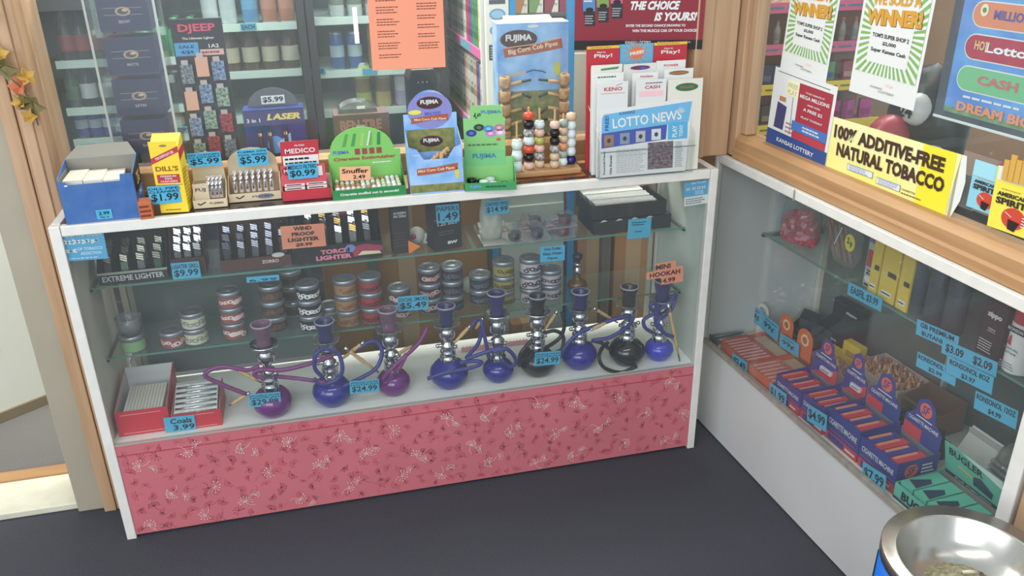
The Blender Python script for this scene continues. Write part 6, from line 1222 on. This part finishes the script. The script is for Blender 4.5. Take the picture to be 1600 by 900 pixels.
sfmach('fourth blue machine display, nearest the green tobacco boxes', .655, .040, .134, .125, .062, .185, z=Z1+.0265, style=1)
for k_, (x, l_) in enumerate(()):
    single('flat_pack', 'flat red and blue machine pack lying at the front glass, '+l_+' one', 'pack', MB().box(-.07,.07,0,.010,0,.012,RM).rect(-.06,.0,.002,.010,BM).greek(.01,.06,.003,.009,1,WHT), (x, .0215, Z1), fr=FB)
strip('cyan $1.99 card on the first blue machine display', (1203,597), (1229,616), (1227,640), (1201,620), [('$1.99',.85)], .0205)
strip('cyan $4.99 card on the second machine display from the left', (1263,631), (1293,650), (1290,675), (1260,656), [('$4.99',.85)], .0200)
strip('cyan $7.99 card at the green tobacco tray', (1350,722), (1386,745), (1381,772), (1345,748), [('$7.99',.85)], .0205)
# green tobacco machine boxes
TEAL = C(84,186,160,.4); DT = C(30,50,80,.4)
t = thing('tobacco_display', 'green open display of tobacco machines with leaning header card', 'display box', (.822, .035, Z1), 0, fr=FB); w, d = .186, .15
m = tray(MB(), w, d, .045, .05, TEAL, C(150,150,140)).text('BUGLER', -w*.05, .024, w*.62, .024, INK, bold=.04).line([(-w*.5,.005),(w*.5,.005)], .008, DT, 1).build('tray_body', t)
g = MB().at(0,d*.98,.045,rx=.25).box(-w*.48,w*.46,0,.002,0,.10,TEAL).text('BUGLER', -w*.12, .078, w*.56, .022, INK, bold=.03, spin=-.05).poly([(w*.0,.025),(w*.3,.02),(w*.32,.04),(w*.12,.06),(w*.0,.05)], DT, 1).line([(-w*.25,.05),(w*.0,.045)], .006, C(200,190,70), 2).rect(-w*.48,w*.46,0,.012,DT,1).text('Roll Cigarettes', 0, .006, w*.6, .006, WHT, k=3).poly([(-w*.48,.1),(-w*.2,.1),(w*.46,.075),(w*.46,.1)], C(226,232,226), 1); g.build('header_card', t)
for i in range(4): m = MB().at(-w*.46+i*w*.235, .01, .032).box(0,w*.21,0,d*.72,0,.02,TEAL); m.add([(.004,.02,.0204),(w*.2,.01,.0204),(w*.19,.06,.0204),(.02,.07,.0204)], [(0,1,2,3)], DT); m.build('machine_pack', t)
# grey plastic bag of filters
t = thing('plastic_bag', 'shiny grey bag of clear tubes at the right end of the side case', 'bag', (.865, .30, Z1), fr=FB)
CRK = mat('crinkled_bag', (120,124,120), .15, bump=1.0, scale=30, noise=.5)
m = MB().lathe([(.0001,0),(.07,.0),(.085,.03),(.088,.08),(.075,.13),(.05,.16),(.0001,.17)], CRK, 18); m.v = [(x*1.1, y*.8, z) for x, y, z in m.v]; m.build('bag_body', t)
for i in range(5): MB().tube([(-.07+.004*i,-.064-.002*i,.05+.018*i),(.05,-.070+.004*i,.03+.018*i)], .006, TUBEP, 8).build('clear_tube', t)
t = thing('glass_jar', 'large clear glass jar under the yellow bottle at the right end', 'jar', (.985, .38, Z1), fr=FB)
MB().lathe([(.0001,.0),(.045,.0),(.05,.01),(.05,.20),(.044,.22),(.048,.225),(.048,.235),(.044,.235),(.040,.22),(.046,.20),(.046,.012),(.0001,.01)], PLAS, 22).build('jar_glass', t); MB().cyl(.044,.011,.17,C(90,92,90,.6),18).build('jar_contents', t)
t = thing('wood_tip_box', 'small brown box with a wooden peg beside the green header card', 'box', (.965, .19, Z1), fr=FB)
tray(MB(), .06,.06,.06,.10, C(90,44,40,.5)).rect(-.03,.03,.02,.05,C(206,190,176)).greek(-.026,.026,.022,.048,3,C(120,60,50)).build('box_body', t); MB().at(.005,.03,.06).ball((0,0,0),.017,C(176,96,60,.4),12).ball((0,-.013,-.006),.008,C(226,200,170,.4),10).build('wooden_peg', t)

# ------------------------------------------------------------------ ashtray bin in the foreground
t = thing('ashtray_bin', 'blue painted bin with a polished metal ashtray bowl and butts in sand', 'ashtray bin', (FA.hit(1519,874,'z',.6).x, FA.hit(1519,874,'z',.6).y, 0)); R = .149; H = .60
BB = mat('bin_blue', (16,96,190), .35); ST = mat('brushed_steel', (190,188,182), .24, .9, noise=.12, scale=40, stretch=(1,1,.2))
MB().lathe([(.0001,0),(R*.985,0),(R*.985,H-.022),(R*.95,H-.022),(R*.95,H-.10),(.0001,H-.10)], BB, 40).build('bin_body', t)
for i in range(10): MB().at(0,0,0,rz=2*PI*i/10).add([(-.03,-R*.985-.0,H-.10),(0,-R*.985-.004,H-.15),(.03,-R*.985-.0,H-.10),(.012,-R*.985-.003,H-.055),(-.012,-R*.985-.003,H-.055)], [(0,1,2,3,4)], C(110,206,130,.4)).build('green_leaf_print', t)
MB().lathe([(R*.86,H-.09),(R*.88,H-.09),(R*.93,H-.0215),(R*1.0,H-.0215),(R*1.0,H-.002),(R*.985,H+.001),(R*.84,H-.004),(R*.825,H-.002),(R*.81,H-.006),(R*.70,H-.045),(R*.52,H-.068),(.0001,H-.072)], ST, 48).build('ashtray_bowl', t)
SAND = mat('ash_sand', (168,160,130), .9, noise=.6, scale=120, bump=1, rgb2=(110,104,84))
m = MB().lathe([(R*.50,H-.0705),(R*.35,H-.064),(R*.15,H-.061),(.0001,H-.060)], SAND, 30); o = m.build('sand', t); o['kind'] = 'stuff'
for i in range(9):
    a = i*2.4; r_ = R*.08*(i%5+.6); MB().at(r_*math.cos(a), r_*math.sin(a)-.012, H-.056, rz=a*1.7).tube([(-.012,0,0),(.002,0,.002),(.012,0,.001)], .0035, C(70,64,50) if i%3 else C(206,196,170), 8).build('cigarette_butt', t)
bpy.context.view_layer.update()
